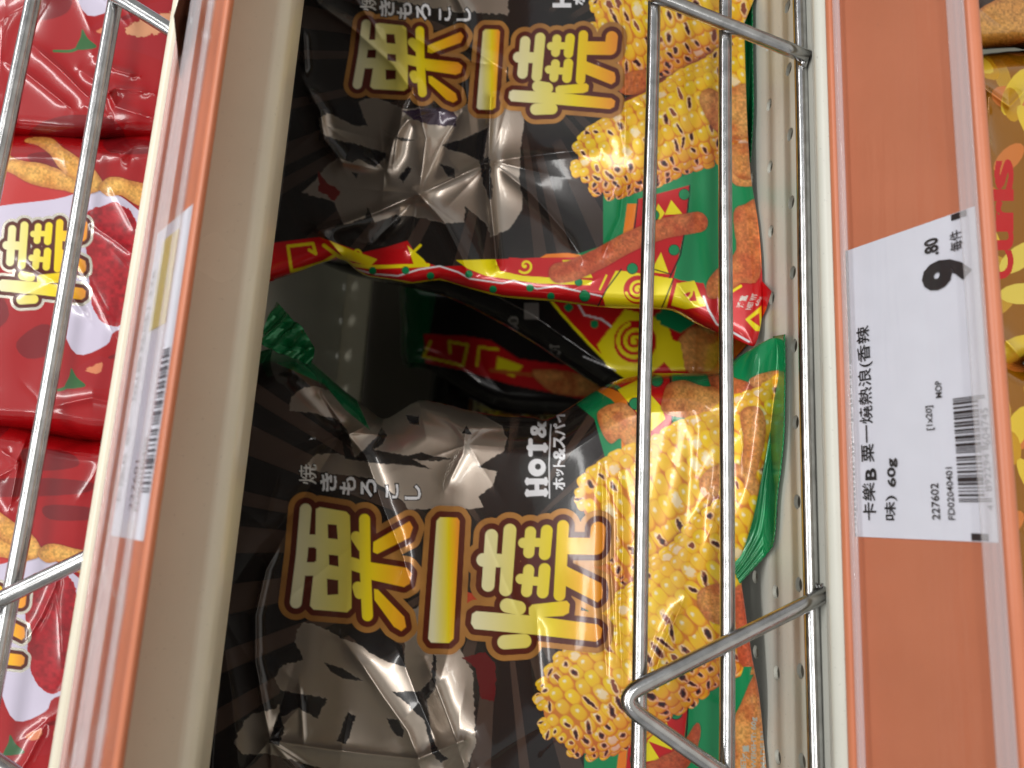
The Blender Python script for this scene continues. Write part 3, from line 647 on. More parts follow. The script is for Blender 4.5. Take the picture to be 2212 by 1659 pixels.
def art_red(dx, dy, x0, y0, x1, y1, seed):
    cv = Canvas(x0, y0, x1, y1, .8); A = (slice(None), slice(None)); f = lambda *P: [(x+dx, y+dy) for x, y in P]
    cv.put(A, np.ones(cv.X.shape), (160, 11, 17))
    for P in ([(10,60),(60,50),(100,62),(150,60),(165,110),(120,160),(60,150),(15,110)], [(180,180),(240,178),(290,190),(300,215),(230,225),(190,215)], [(-60,170),(40,180),(120,205),(110,240),(-60,240)],
              [(35,740),(90,700),(130,720),(120,760),(60,775)], [(230,780),(300,760),(400,800),(330,860)], [(-80,560),(-20,600),(20,680),(-30,720),(-90,700)], [(60,1000),(130,980),(220,990),(240,1040),(110,1035),(40,1030)], [(60,250),(200,240),(330,250),(300,275),(80,280)],
              [(60,335),(110,330),(160,360),(140,385),(80,360)], [(230,300),(330,305),(330,330),(240,330)]):
        cv.poly(smooth_closed(f(*P)), (122, 16, 22))
    cv.poly(f((-300,330),(30,352),(90,395),(170,420),(280,410),(120,455),(-300,440)), (190, 48, 46))
    cv.poly(smooth_closed(f((-120,470),(0,445),(120,430),(190,412),(250,420),(300,455),(420,560),(420,700),(330,700),(250,715),(230,745),(165,765),(130,690),(110,600),(60,520),(-60,520))), (206, 198, 218))
    cv.poly(smooth_closed(f((180,470),(235,440),(260,442),(292,470),(310,560),(300,660),(255,705),(215,690),(195,640),(190,560))), (176, 26, 36), rag=3)
    sl = cv.box(f((150,420),(330,720)), 2)
    if sl is not None:
        X, Y = cv.X[sl], cv.Y[sl]; sd = poly_sd(X, Y, smooth_closed(f((180,470),(235,440),(260,442),(292,470),(310,560),(300,660),(255,705),(215,690),(195,640),(190,560))))
        n = fbm(X, Y, 9, seed, 4)[..., None]; w = fbm(X, Y, 70, seed+3)[..., None]
        cv.put(sl, sst(0, 6, sd), lin((176,26,38))*(.45+.95*n)*(1-.25*w)+lin((120,80,80))*.10*w)
    puff(cv, f((-260,300),(-60,318),(0,328),(40,345),(100,355),(160,380),(200,395),(225,402),(190,420),(140,412),(70,398),(-20,362),(-260,350)), 71, (226,172,88), (208,140,58), red=.05)
    puff(cv, f((53,306),(66,297),(110,298),(136,318),(165,338),(190,352),(213,378),(222,402),(205,416),(180,408),(160,388),(128,364),(108,334),(80,314)), 72, (230,178,92), (210,144,62), red=.05)
    puff(cv, f((213,405),(226,388),(250,382),(290,392),(360,410),(360,450),(300,444),(262,422),(232,424)), 73, (230,178,92), (210,144,62), red=.05)
    cv.stroke(smooth_open(f((92,842),(130,842),(150,830),(158,812))), [5, 9], (52, 110, 54)); cv.poly(smooth_closed(f((140,838),(150,812),(154,795),(166,815),(185,832),(170,838))), (44, 96, 46))
    cv.poly(smooth_closed(f((165,800),(210,770),(250,775),(300,740),(380,740),(380,870),(260,840),(200,838))), (158, 20, 28)); cv.poly(smooth_closed(f((185,800),(220,782),(214,806))), (214,130,90), rag=3)
    cv.poly(smooth_closed(f((250,788),(330,760),(380,770),(330,800),(270,812))), (214,150,110), rag=6)
    title(cv, lambda p: (-16+dx+(p[0]-998)*.665, 457+dy+(p[1]-1100)*.665), 'c', .62, silver=True)
    return cv

def art_yellow(y0, y1, word):
    cv = Canvas(2060, y0, 2440, y1, .8); A = (slice(None), slice(None)); cv.put(A, np.ones(cv.X.shape), (156, 100, 8))
    rnd = random.Random(4)
    for k in range(46):
        x = rnd.uniform(2080, 2440); y = rnd.uniform(y0, y1); a = rnd.uniform(0, 3.14); L, w = rnd.uniform(34, 60), rnd.uniform(16, 26)
        P = [(x+L*math.cos(t)*math.cos(a)-w*math.sin(t)*math.sin(a), y+L*math.cos(t)*math.sin(a)+w*math.sin(t)*math.cos(a)) for t in np.linspace(0, 6.28, 16)[:-1]]
        c = rnd.choice([((240, 206, 60), 0), ((214, 160, 24), .2), ((222, 130, 56), 0), ((222, 172, 60), .9), ((238, 214, 90), 0)]); cv.poly(P, c[0], c[1])
    if word:
        for i, (ch, y, h, w) in enumerate(word):
            V, T = glyph_fit(ch, (2187, y), RT, UP, h, w, .035); cv.tris(V, T, (206, 22, 26))
    return cv

# ------------------------------------------------------------------ flexible bag film built as a dense crumpled sheet
def ridge(X, Y, P, w, a, kind='c', taper=1):
    """height of a crease along polyline P"""
    P = np.array(P, float); out = np.zeros(X.shape); seg = np.hypot(*(P[1:]-P[:-1]).T); tot = seg.sum(); acc = 0
    best = np.full(X.shape, 1e9); tt = np.zeros(X.shape); sg = np.ones(X.shape)
    for i in range(len(P)-1):
        d, t = seg_d(X, Y, P[i], P[i+1]); dx, dy = P[i+1]-P[i]
        s = np.sign((X-P[i][0])*dy-(Y-P[i][1])*dx); m = d < best
        best = np.where(m, d, best); tt = np.where(m, (acc+t*seg[i])/tot, tt); sg = np.where(m, s, sg); acc += seg[i]
    tp = np.clip(np.minimum(tt, 1-tt)*5, 0, 1) if taper else 1
    tp = tp*tp*(3-2*tp) if taper else 1
    if kind == 'c': f = np.exp(-(np.sqrt(best**2+2.5)-1.58)/w)
    else: f = np.tanh(sg*best/w*1.5)*np.exp(-best/(w*2.5))
    return a*f*(.25+.75*tp)
def star(X, Y, c, r, a, n, seed):
    """developable-cone dimple with radiating folds"""
    dx, dy = X-c[0], Y-c[1]; rr = np.hypot(dx, dy); th = np.arctan2(dy, dx); rnd = random.Random(seed)
    f = np.zeros(X.shape)
    for k in range(n):
        a0 = rnd.uniform(0, 6.28); w = rnd.uniform(.12, .3); d = np.abs((th-a0+math.pi) % (2*math.pi)-math.pi)
        f += rnd.uniform(.4, 1)*np.exp(-d/w)*rnd.choice([1, 1, -.8])
    return a*(f*np.minimum(rr/r, 1)*np.exp(-rr/r)*1.6-.5*np.exp(-rr/(r*.6)))

def film(name, cv, outline, Yf, disp, step, parent, mat, Rr=85, D=.03, Dx=None, zlo=.0012, zhi=.183, thick=.03, smooth_out=True):
    O = smooth_closed(outline, 3) if smooth_out else outline
    O = np.array(O); x0, y0 = O.min(0)-step*2; x1, y1 = O.max(0)+step*2
    xs = np.arange(x0, x1, step); ys = np.arange(y0, y1, step); X, Y = np.meshgrid(xs, ys)
    sd = poly_sd(X, Y, O); gy, gx = np.gradient(sd, step)
    g = np.hypot(gx, gy)+1e-9; out = (sd < 0) & (sd > -step*1.5); X0, Y0 = X, Y
    X = np.where(out, X-gx/g*sd, X); Y = np.where(out, Y-gy/g*sd, Y); keep = sd > -step*1.5; s = np.maximum(sd, 0)
    e = 1-np.clip(s/Rr, 0, 1); depth = D*(1-np.sqrt(np.maximum(0, 1-e*e)))*(1-.9*sst(Dx[0], Dx[1], X) if Dx else 1)
    Yw = Yf(X, Y)-disp(X0, Y0)*sst(0, 20, s)+depth
    def clampY(Yw, X, Y, off=0.):
        d = rayd(X, Y); 
        with np.errstate(divide='ignore', invalid='ignore'):
            tlo = (zlo-C[2])/d[..., 2]; thi = (zhi-C[2])/d[..., 2]
        t = (Yw-C[1])/d[..., 1]; dn = d[..., 2] < -1e-6; up = d[..., 2] > 1e-6
        if zlo < C[2]: t = np.where(dn, np.minimum(t, np.where(dn, tlo, 9)+off), t)
        else: t = np.where(up, np.maximum(t, np.where(up, tlo, 0)+off), t)
        if zhi > C[2]: t = np.where(up, np.minimum(t, np.where(up, thi, 9)+off), t)
        else: t = np.where(dn, np.maximum(t, np.where(dn, thi, 0)+off), t)
        return C+d*t[..., None]
    P = clampY(Yw, X, Y); idx = -np.ones(X.shape, int); idx[keep] = np.arange(keep.sum())
    a, b, c, d = idx[:-1, :-1], idx[:-1, 1:], idx[1:, 1:], idx[1:, :-1]; m = (a >= 0) & (b >= 0) & (c >= 0) & (d >= 0)
    # drop faces wholly outside
    so = (sd[:-1, :-1] < 0) & (sd[:-1, 1:] < 0) & (sd[1:, 1:] < 0) & (sd[1:, :-1] < 0); m &= ~so
    Fq = np.stack([a[m], d[m], c[m], b[m]], 1); V = P[keep]; col = cv.sample(X[keep], Y[keep])
    # the far side of the pack, coarser
    k = 6; Xc, Yc = X[::k, ::k], Y[::k, ::k]; sc = np.maximum(sd[::k, ::k], 0)
    Yb = Yf(Xc, Yc)+D*(1-.9*sst(Dx[0], Dx[1], Xc) if Dx else 1)+.0005+thick*np.sqrt(np.clip(sc/140, 0, 1)); Pb = clampY(Yb, Xc, Yc, .0008); kb = sd[::k, ::k] > 0
    ib = -np.ones(Xc.shape, int); ib[kb] = np.arange(kb.sum())+len(V)
    a, b, c, d = ib[:-1, :-1], ib[:-1, 1:], ib[1:, 1:], ib[1:, :-1]; m = (a >= 0) & (b >= 0) & (c >= 0) & (d >= 0)
    Fb = np.stack([a[m], b[m], c[m], d[m]], 1); base = np.tile(np.array([.25, .26, .26, .6], np.float32), (kb.sum(), 1))
    V = np.vstack([V, Pb[kb]]); col = np.vstack([col, base]); return mesh_obj(name, V, np.vstack([Fq, Fb]), mat, parent, True, col)

def seal(name, inner, outer, Yin, Yout, parent, mat, col, ribs=26, teeth=1.6, n=260, thick=.0006, foil=.35):
    """pinked heat seal: ribbed flat strip between two edges"""
    def rs(P, n):
        P = np.array(smooth_open(P, 6)); L = np.r_[0, np.cumsum(np.hypot(*(P[1:]-P[:-1]).T))]; t = np.linspace(0, L[-1], n)
        return np.stack([np.interp(t, L, P[:, 0]), np.interp(t, L, P[:, 1])], 1)
    A, B = rs(inner, n), rs(outer, n); m = 40; V = []; cl = []
    t = np.linspace(0, 1, n); ya = Yin(t); yb = Yout(t)
    for i in range(n):
        tooth = teeth*(abs((i/3.) % 2-1)-.5)
        for j in range(m):
            s = j/(m-1); w = B[i]-A[i]; L = np.hypot(*w); p = A[i]+w*s*(1+(tooth/L if L > 3 else 0)*(s > .9))
            Yw = ya[i]*(1-s)+yb[i]*s; Yw += .00022*math.sin(s*ribs)*sst(.15, .3, s) + .0006*math.sin(t[i]*9+3*s)
            pt3 = at_depth(p[0], p[1], Yw)
            if pt3[2] < .0010+.0006*s: d_ = rayd(p[0], p[1]); pt3 = C+d_*((.0010+.0006*s-C[2])/d_[2])
            V.append(pt3); g = .8+.4*float(vnoise(np.array(p[0]), np.array(p[1]), 30, 3)); cl.append((*(lin(col)*g), foil))
    V = np.array(V); nv = len(V)
    V2 = V+np.array([0, thick, thick*.3]); Fq = []
    for i in range(n-1):
        for j in range(m-1):
            a = i*m+j; Fq.append((a, a+m, a+m+1, a+1)); Fq.append((a+nv, a+1+nv, a+m+1+nv, a+m+nv))
    for i in range(n-1):
        for j in (0, m-1): a = i*m+j; Fq.append((a, a+m, a+m+nv, a+nv))
    return mesh_obj(name, np.vstack([V, V2]), np.array(Fq), mat, parent, True, np.array(cl+cl))
# ================================================================== STRUCTURE: back panel
back = mesh_obj('back_panel', [(-.6,.43,-.5),(1.,.43,-.5),(1.,.43,.6),(-.6,.43,.6),(-.6,.436,-.5),(1.,.436,-.5),(1.,.436,.6),(-.6,.436,.6)],
                [(0,1,2,3),(7,6,5,4),(0,4,5,1),(3,2,6,7),(0,3,7,4),(1,5,6,2)], M_wall, None, False)
tag(back, kind='structure'); back.name = 'wall'
# ------------------------------------------------------------------ shelves
def perforated(name, z, mat, parent, rows, x0=-.45, x1=.75, y0=.009, y1=.428, th=.0012):
    cu = bpy.data.curves.new(name, 'CURVE'); cu.dimensions = '2D'; cu.fill_mode = 'BOTH'; cu.extrude = th/2
    def spl(P):
        s = cu.splines.new('POLY'); s.points.add(len(P)-1); s.use_cyclic_u = True
        for q, p in zip(s.points, P): q.co = (p[0], p[1], 0, 1)
    spl([(x0, y0), (x1, y0), (x1, y1), (x0, y1)])
    for yy, off in rows:
        k = int((x0+.03-off)/.0241)
        while off+.0241*k < x1-.02:
            cx = off+.0241*k; k += 1
            if cx < x0+.01: continue
            spl([(cx+.0022*math.cos(t), yy+.0022*math.sin(t)) for t in np.linspace(0, 2*math.pi, 17)[:-1]])
    o = bpy.data.objects.new(name, cu); S.collection.objects.link(o)
    dg = bpy.context.evaluated_depsgraph_get(); me = bpy.data.meshes.new_from_object(o.evaluated_get(dg)); bpy.data.objects.remove(o)
    me.materials.clear(); me.materials.append(mat); me.name = name
    r = bpy.data.objects.new(name, me); S.collection.objects.link(r); r.parent = parent; r.location = np.array([0, 0, z-th/2])-np.array(parent.location); return r
def shelf(zt, label, mat, rows, sides=False):
    root = empty('metal_shelf', (0, 0, zt-.03), label, 'shelf', 'metal shelves of the rack')
    perforated('deck', zt, M_shelf, root, rows)
    # front edge: raised bead, folded face and return flange
    P = [(.0095, zt-.0012), (.0095, zt+.0006), (.0062, zt+.0012), (.0045, zt+.0008), (.0030, zt+.0034), (.0008, zt+.0038), (-.0014, zt+.0020), (-.0016, zt-.003),
         (-.0004, zt-.0262), (.0012, zt-.0285), (.005, zt-.0289), (.016, zt-.0282), (.016, zt-.0270), (.005, zt-.0267), (.0022, zt-.025), (.0012, zt-.004), (.0028, zt-.0012)]
    V, Fc = extrude_x(round_path(P, .0012, 4), -.46, .76, 2); mesh_obj('front_lip', V, Fc, mat, root)
    if sides:  # unseen end panels, added to block side light and darken the bag gap
        for xx in (-.235, .545): mesh_obj('side_light_block', [(xx+a, .02+.408*b, .0008+.155*c) for a in (0, .0012) for b in (0, 1) for c in (0, 1)], [(0,1,3,2),(4,6,7,5),(0,4,5,1),(2,3,7,6),(0,2,6,4),(1,5,7,3)], M_shelf, root, False)
    for yy in (.30,):
        V, Fc = extrude_x([(yy, zt-.0015), (yy+.012, zt-.0015), (yy+.012, zt-.018), (yy, zt-.018)], -.45, .75); mesh_obj('stiffener', V, Fc, mat, root, False)
    return root
rows = [(.0262 + .0158*k, .0120 - .0035*(k % 2)) for k in range(25)]
low = shelf(0., 'cream perforated metal shelf that the black snack bags stand on', M_shelf, rows, True)
upp = shelf(.1874, 'beige metal shelf with glossy front edge above the black bags, carrying the red bags', M_lip, [rows[i] for i in (0, 1, 17, 18)])

# ------------------------------------------------------------------ wire fences
def wire_fence(z0, vs, label):
    root = empty('wire_fence', (.05, .0147, z0), label, 'wire fence', 'wire fences along the shelf fronts'); r = .00205
    for dz in (.0018, .0262, .0500):
        xs = np.linspace(-.4, .7, 60); P = [(x, .0147+.0002*math.sin(x*31), z0+dz+.0003*math.sin(x*23+dz*900)) for x in xs]
        V, Fc = tube(P, r); mesh_obj('rail_wire', V, Fc, M_wire, root)
    for (xa, za), (xt, zt_), (xb, zb) in vs:
        A = np.array([xa, za]); T = np.array([xt, zt_]); B = np.array([xb, zb]); u = nrm(A-T); w = nrm(B-T); P2 = []
        for t in np.linspace(0, 1, 8)[:-1]: P2.append(A+(T+u*.0075-A)*t)
        for t in np.linspace(0, 1, 12): P2.append((1-t)**2*(T+u*.0075)+2*t*(1-t)*T+t*t*(T+w*.0075))
        for t in np.linspace(0, 1, 8)[1:]: P2.append(T+w*.0075+(B-T-w*.0075)*t)
        V, Fc = tube([(p[0], .0112, p[1]) for p in P2], .0021); mesh_obj('bent_strut', V, Fc, M_wire, root)
        # weld blobs where the strut meets the wires
        for q in (A, B):
            V, Fc = tube([(q[0]-.0024, .0125, q[1]+.0014), (q[0], .0122, q[1]+.0002), (q[0]+.0022, .0128, q[1]+.0012)], .0013, 10); mesh_obj('weld', V, Fc, M_wire, root)
    return root
VL = [((-.0130, -.0012), (-.0425, .0570), (-.0768, .0005)), ((.1506, .0008), (.1690, .0572), (.2010, .0008)), ((-.245, .0008), (-.217, .0572), (-.189, .0008)), ((.36, .0008), (.388, .0572), (.416, .0008))]
wire_fence(0., VL, 'zinc plated wire fence in front of the black bags on the lower shelf')
Z = .1874
VU = [((-.0100, Z+.001), (-.0425, Z+.0570), (-.0735, Z+.001)), ((.1340, Z+.001), (.1650, Z+.0572), (.1960, Z+.001)), ((-.245, Z+.001), (-.217, Z+.0572), (-.189, Z+.001)), ((.36, Z+.001), (.388, Z+.0572), (.416, Z+.001))]
wire_fence(Z, VU, 'dull grey wire fence in front of the red bags on the upper shelf')

# ------------------------------------------------------------------ price rails and tags
class Slope:
    def __init__(s, p0, tau): 
        s.o = np.array(p0, float); s.v = np.array([0, math.sin(tau), math.cos(tau)]); s.n = np.array([0, -math.cos(tau), math.sin(tau)])
    def P(s, x, v, h=0.): return s.o+np.array([x, 0, 0])+s.v*v+s.n*h
def price_rail(sl, H, label, root_loc, k=1.):
    root = empty('price_rail', root_loc, label, 'price rail', 'orange price rails on the shelf edges')
    def prof(pts, name, mat, rad=.0006, sm=True):
        Q = round_path(pts, rad, 4) if rad else pts; PP = [(sl.P(0, v, h)[1], sl.P(0, v, h)[2]) for v, h in Q]
        V, Fc = extrude_x(PP, -.46, .76); return mesh_obj(name, V, Fc, mat, root, sm)
    prof([(.0006, .0022), (-.0012, .0026), (-.0022, .0018), (-.0024, .0004), (-.0034, .0000), (-H+.0032, 0), (-H+.0026, .0012*k), (-H+.0014, .0020*k), (-H-.0004, .0016*k), (-H-.0012, .0002), (-H-.0004, -.0012), (-.0006, -.0014)], 'channel', M_rail, .0007)
    prof([(-.0042, .0022), (-H+.0038, .0020), (-H+.0038, .0016), (-.0042, .0018)], 'clear_cover', M_clear, 0, False)
    if k < 1: prof([(-.012, .0030), (-.0145, .0036), (-.019, .0034), (-.0215, .0026), (-.0200, .0023), (-.0135, .0023)], 'cover_ridge', M_sheen, .0008)
    prof([(-.0026, .0030), (-.0040, .0034), (-.0050, .0026), (-.0046, .0020), (-.0030, .0022)], 'cover_edge', M_sheen, .0004)
    prof([(-H+.0052, .0032), (-H+.0034, .0036), (-H+.0006, .0034), (-H+.0008, .0028), (-H+.0034, .0026), (-H+.0050, .0022)], 'cover_edge', M_sheen, .0004)
    return root
TL = Slope((0, -.0012, -.0004), math.radians(66.7)); TU = Slope((0, -.0030, Z-.0030), math.radians(53.))
price_rail(TL, .0408, 'wide orange price rail under the black bags, holding the readable white tag', (.05, -.02, -.017))
price_rail(TU, .0340, 'orange price rail seen edge-on under the red bags', (.05, -.02, Z-.022), .45)

def text_on(sl, items, parent, mat, x_of, name='lettering', h=.00085):
    for it in items:
        txt, (px, py), L, Ht = it[:4]; bold = it[4] if len(it) > 4 else 0.
        # lower-left corner measured on the tag, then laid on the sloping plane
        q = x_of(px, py); V, T = glyph_fit(txt, (q[0], q[1]), (1, 0), (0, 1), Ht, L, bold)
        W3 = np.array([sl.P(a, b, h) for a, b in V]); mesh_obj(name, W3, [tuple(t) for t in T], mat, parent, False)
def slope_uv(sl):
    def f(px, py):
        p = on_plane(px, py, sl.P(0, 0, .0008), sl.n)-sl.P(0, 0, .0008); return (p[0], float(np.dot(p, sl.v)))
    return f
def c8(x, y): return (1782+x*.521, 378+y*.521)
def tag_paper(sl, x0, x1, v0, v1, parent, mat, name='paper', h=.0005, th=.0003, slant=0):
    V = [sl.P(x0, v0, h), sl.P(x1, v0, h), sl.P(x1+slant, v1, h), sl.P(x0, v1, h)]; V += [p-sl.n*th for p in V]
    return mesh_obj(name, V, [(0,1,2,3),(7,6,5,4),(0,4,5,1),(1,5,6,2),(2,6,7,3),(3,7,4,0)], mat, parent, False)
uv = slope_uv(TL)
pt = empty('price_tag', TL.P(.041, -.02, .001), 'white shelf price tag reading 9.80 with a barcode, clipped in the lower orange rail', 'price tag', 'paper price tags')
ca, cb, cc, cd = uv(1822, 545), uv(2105, 442), uv(1850, 1160), uv(2172, 1172)
x1 = (ca[0]+cb[0])/2; x0 = (cc[0]+cd[0])/2; vt = max(ca[1], cc[1]); vb = min(cb[1], cd[1])
tag_paper(TL, x0, x1, vb, vt-.0004, pt, M_paper)
def seg_len(a, b): p, q = np.array(uv(*c8(*a))), np.array(uv(*c8(*b))); return float(np.linalg.norm(p-q))
def item(t, ll, lr, tl, bold=0.): return (t, c8(*ll), seg_len(ll, lr), seg_len(ll, tl), bold)
text_on(TL, [item('卡樂', (213,1432), (208,1275), (160,1432), .008), item('B', (212,1262), (211,1218), (170,1262), .03), item('粟一燒熱浪(香辣', (214,1188), (190,620), (150,1190), .006),
             item('味)', (303,1432), (303,1330), (250,1432), .008), item('60g', (304,1292), (300,1175), (262,1292), .025), item('227602', (478,1430), (472,1278), (446,1430), .01),
             item('FD02040401', (540,1430), (527,1212), (513,1430), .008), item('[1x20]', (455,1056), (451,955), (422,1056), .012), item('MOP', (486,922), (484,852), (460,922), .012),
             item('9', (592,432), (590,332), (422,432), .055), item('.80', (470,326), (468,256), (418,326), .03), item('每件', (572,306), (566,222), (522,306), .006)], pt, M_ink, uv)
text_on(TL, [item('4', (699,1392), (698,1368), (676,1392), .0), item('892294', (693,1312), (685,1155), (667,1312)), item('604745', (686,1120), (676,965), (655,1120))], pt, M_ink2, uv, 'barcode_digits')
# barcode
rnd = random.Random(8); V = []; Fc = []; a = uv(*c8(556, 1356)); b = uv(*c8(530, 928)); x = a[0]; xe = b[0]; vt0 = (a[1]+b[1])/2; hb = seg_len((550,1340), (657,1340)); k = 0
tot = xe-x; mod = tot/95
pat = '101' + ''.join(rnd.choice(['0001101','0011001','0010011','0111101','0100011','0110001']) for _ in range(6)) + '01010' + ''.join(rnd.choice(['1110010','1100110','1101100','1000010','1011100','1001110']) for _ in range(6)) + '101'
for i, ch in enumerate(pat):
    if ch == '1':
        xa = x+i*mod; ext = .0016 if i < 3 or 45 <= i < 50 or i > 91 else 0; n0 = len(V)
        V += [TL.P(xa, vt0-hb-ext, .00085), TL.P(xa+mod*1.02, vt0-hb-ext, .00085), TL.P(xa+mod*1.02, vt0, .00085), TL.P(xa, vt0, .00085)]; Fc.append((n0, n0+1, n0+2, n0+3))
mesh_obj('barcode', V, Fc, M_ink, pt, False)
# dark dashes along the tag's top edge, then printed corner marks
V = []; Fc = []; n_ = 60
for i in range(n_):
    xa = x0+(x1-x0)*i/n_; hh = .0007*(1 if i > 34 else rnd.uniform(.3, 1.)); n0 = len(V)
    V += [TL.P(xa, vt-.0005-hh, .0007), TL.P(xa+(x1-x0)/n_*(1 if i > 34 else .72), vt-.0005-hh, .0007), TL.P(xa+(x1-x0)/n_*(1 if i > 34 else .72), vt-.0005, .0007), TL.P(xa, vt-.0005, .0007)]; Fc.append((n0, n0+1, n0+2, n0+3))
for xa in (x0+.0002, x1-.0018):
    n0 = len(V); V += [TL.P(xa, vb+.0035, .0007), TL.P(xa+.0016, vb+.0035, .0007), TL.P(xa+.0016, vb+.0072, .0007), TL.P(xa, vb+.0072, .0007)]; Fc.append((n0, n0+1, n0+2, n0+3))
mesh_obj('top_edge_dashes', V[:-8], Fc[:-2], M_ink, pt, False)
for q in (8, 4): mesh_obj('corner_mark', V[-q:][:4], [(0,1,2,3)], M_ink, pt, False)
# upper tag
uu_ = slope_uv(TU); pu = empty('price_tag', TU.P(.04, -.02, .001), 'white paper price tag in the upper orange rail, seen nearly edge-on', 'price tag', 'paper price tags')
xa, xb = uu_(300, 1168)[0], uu_(360, 485)[0]; tag_paper(TU, xa, xb, -.0318, -.0050, pu, M_paper)
M_ytag = paint_mat('yellow_print', (226, 206, 110), .5, .05, 100, 0)
tag_paper(TU, xa+.048, xb-.004, -.024, -.012, pu, M_ytag, 'yellow_print', h=.0008, th=.0002)
def put_txt(t, x, v, w, h, b=0.01):
    V, T = glyph_fit(t, (x, v), (1, 0), (0, 1), h, w, b); mesh_obj('lettering', [TU.P(p[0], p[1], .00085) for p in V], [tuple(q) for q in T], M_ink, pu, False)
put_txt('卡樂B 粟一燒(香辣味) 32g', xa+.006, -.0100, .058, .0038, .008); put_txt('227601', xa+.006, -.0205, .011, .0026); put_txt('FD02040400', xa+.006, -.0245, .016, .0024)
V = []; Fc = []
for i, ch in enumerate(pat):
    if ch == '1':
        n0 = len(V); q = xa+.010+i*.00033; V += [TU.P(q, -.0305, .00085), TU.P(q+.00034, -.0305, .00085), TU.P(q+.00034, -.0258, .00085), TU.P(q, -.0258, .00085)]; Fc.append((n0, n0+1, n0+2, n0+3))
mesh_obj('barcode', V, Fc, M_ink2, pu, False)

# ================================================================== BAGS
def sc_px(x, x0, x1, y0, y1): return y0+(y1-y0)*np.clip((x-x0)/(x1-x0), 0, 1)
GB = 'black snack bags on the lower shelf'
def micro(X, Y, seed, a=.0003, n=16):
    h = a*3*(fbm(X, Y, 170, seed, 2)-.5)
    rnd = random.Random(seed*7+1); x0, x1, y0, y1 = X.min(), X.max(), Y.min(), Y.max()
    n = int(n*(x1-x0)*(y1-y0)/7e5)+3
    for k in range(n):
        c = (rnd.uniform(x0, x1), rnd.uniform(y0, y1)); th = rnd.uniform(-1.2, 1.2); L = rnd.uniform(40, 130); w = rnd.uniform(5, 16)
        P = [(c[0]-L*math.sin(th), c[1]-L*math.cos(th)), (c[0]+rnd.uniform(-8, 8), c[1]), (c[0]+L*math.sin(th), c[1]+L*math.cos(th))]
        pad = w*5; j0, j1 = np.searchsorted(Y[:, 0], [min(p[1] for p in P)-pad, max(p[1] for p in P)+pad]); i0, i1 = np.searchsorted(X[X.shape[0]//2], [min(p[0] for p in P)-pad, max(p[0] for p in P)+pad])
        if j1 > j0 and i1 > i0:
            q = ridge(X[j0:j1, i0:i1], Y[j0:j1, i0:i1], P, w, 1.)
            tp = 1; h[j0:j1, i0:i1] += q*rnd.choice([1, 1, -1])*rnd.uniform(.4, 1.2)*a*w*.14
    return h
# --- bag A
outA = [(462,1900),(462,800),(500,776),(540,768),(565,758),(600,752),(650,760),(685,790),(740,840),(790,878),(828,905),(868,885),(905,865),(960,872),(1010,886),(1080,896),(1150,900),(1182,906),(1230,880),(1290,842),(1340,819),(1400,808),(1440,806),(1530,806),(1560,800),(1600,768),(1650,738),(1672,730),(1686,742),(1687,800),(1681,850),(1670,900),(1660,955),(1646,1029),(1627,1120),(1606,1190),(1594,1225),(1602,1260),(1612,1330),(1625,1420),(1640,1500),(1650,1600),(1658,1700),(1664,1900)]
def YA(X, Y):
    y = .047+.052*np.clip((1640-X)/1100, 0, 1.2)-.010*np.exp(-((X-1300)/330)**2-((Y-1330)/420)**2)
    return y-.007*sst(1480, 1660, X)*sst(1260, 880, Y)+.006*sst(1450, 1900, Y)-.006*sst(950, 740, Y)*sst(1400, 1640, X)
def dA(X, Y):
    h = micro(X, Y, 3)*(1-.75*sst(1250, 1380, X))
    h += ridge(X, Y, [(640,700),(700,860),(752,938),(790,985),(810,1040),(826,1092),(850,1150),(870,1200),(888,1270)], 16, .0026)
    h += ridge(X, Y, [(752,940),(800,915),(870,886)], 14, .0030, taper=0)
    h += ridge(X, Y, [(752,940),(720,900),(690,850),(700,800)], 18, -.0030)
    h += ridge(X, Y, [(740,1380),(785,1440),(830,1508),(880,1578),(905,1640),(930,1760)], 20, .0036)
    h += ridge(X, Y, [(915,1420),(945,1490),(975,1570),(1005,1660),(1030,1800)], 18, .0038)
    h += ridge(X, Y, [(860,1400),(900,1500),(960,1640)], 26, -.0024)
    h += ridge(X, Y, [(615,1157),(575,1230),(552,1330),(552,1430),(572,1540),(584,1600)], 9, .0026)
    h += ridge(X, Y, [(584,1600),(700,1618),(800,1630),(900,1640),(1000,1600)], 16, .0034, taper=0)
    h += ridge(X, Y, [(584,1600),(640,1660),(700,1760)], 12, .0032, taper=0); h += ridge(X, Y, [(646,1470),(652,1540),(656,1610)], 7, .0010)
    h += ridge(X, Y, [(1300,1000),(1303,1160),(1300,1300),(1310,1460)], 5, .0006)+ridge(X, Y, [(1342,1020),(1346,1180),(1338,1330),(1345,1480)], 5, .0007)
    h += ridge(X, Y, [(1316,1040),(1320,1230),(1330,1430)], 4, .0004)
    h += ridge(X, Y, [(1400,1500),(1440,1380),(1480,1290)], 9, .0012)+ridge(X, Y, [(1010,900),(1000,980),(960,1060)], 14, .0012)
    h += star(X, Y, (582,1600), 55, .0022, 7, 4)+star(X, Y, (740,935), 60, .0022, 6, 9)+star(X, Y, (960,1660), 60, .0014, 7, 2)+star(X, Y, (1010,960), 60, .0010, 7, 5)
    h += ridge(X, Y, [(700,1000),(640,1100),(560,1180),(480,1300)], 30, -.0016)+ridge(X, Y, [(470,1300),(500,1500),(520,1700)], 22, .0016)
    w = np.exp(-((X-1560)/110)**2-((Y-1080)/200)**2); h += w*.00012*np.sin(X/8.+Y/40.)
    h += ridge(X, Y, [(880,870),(1000,930),(1150,925)], 12, .0012, 's')+ridge(X, Y, [(1240,900),(1330,870),(1420,840)], 14, .0014)
    return h
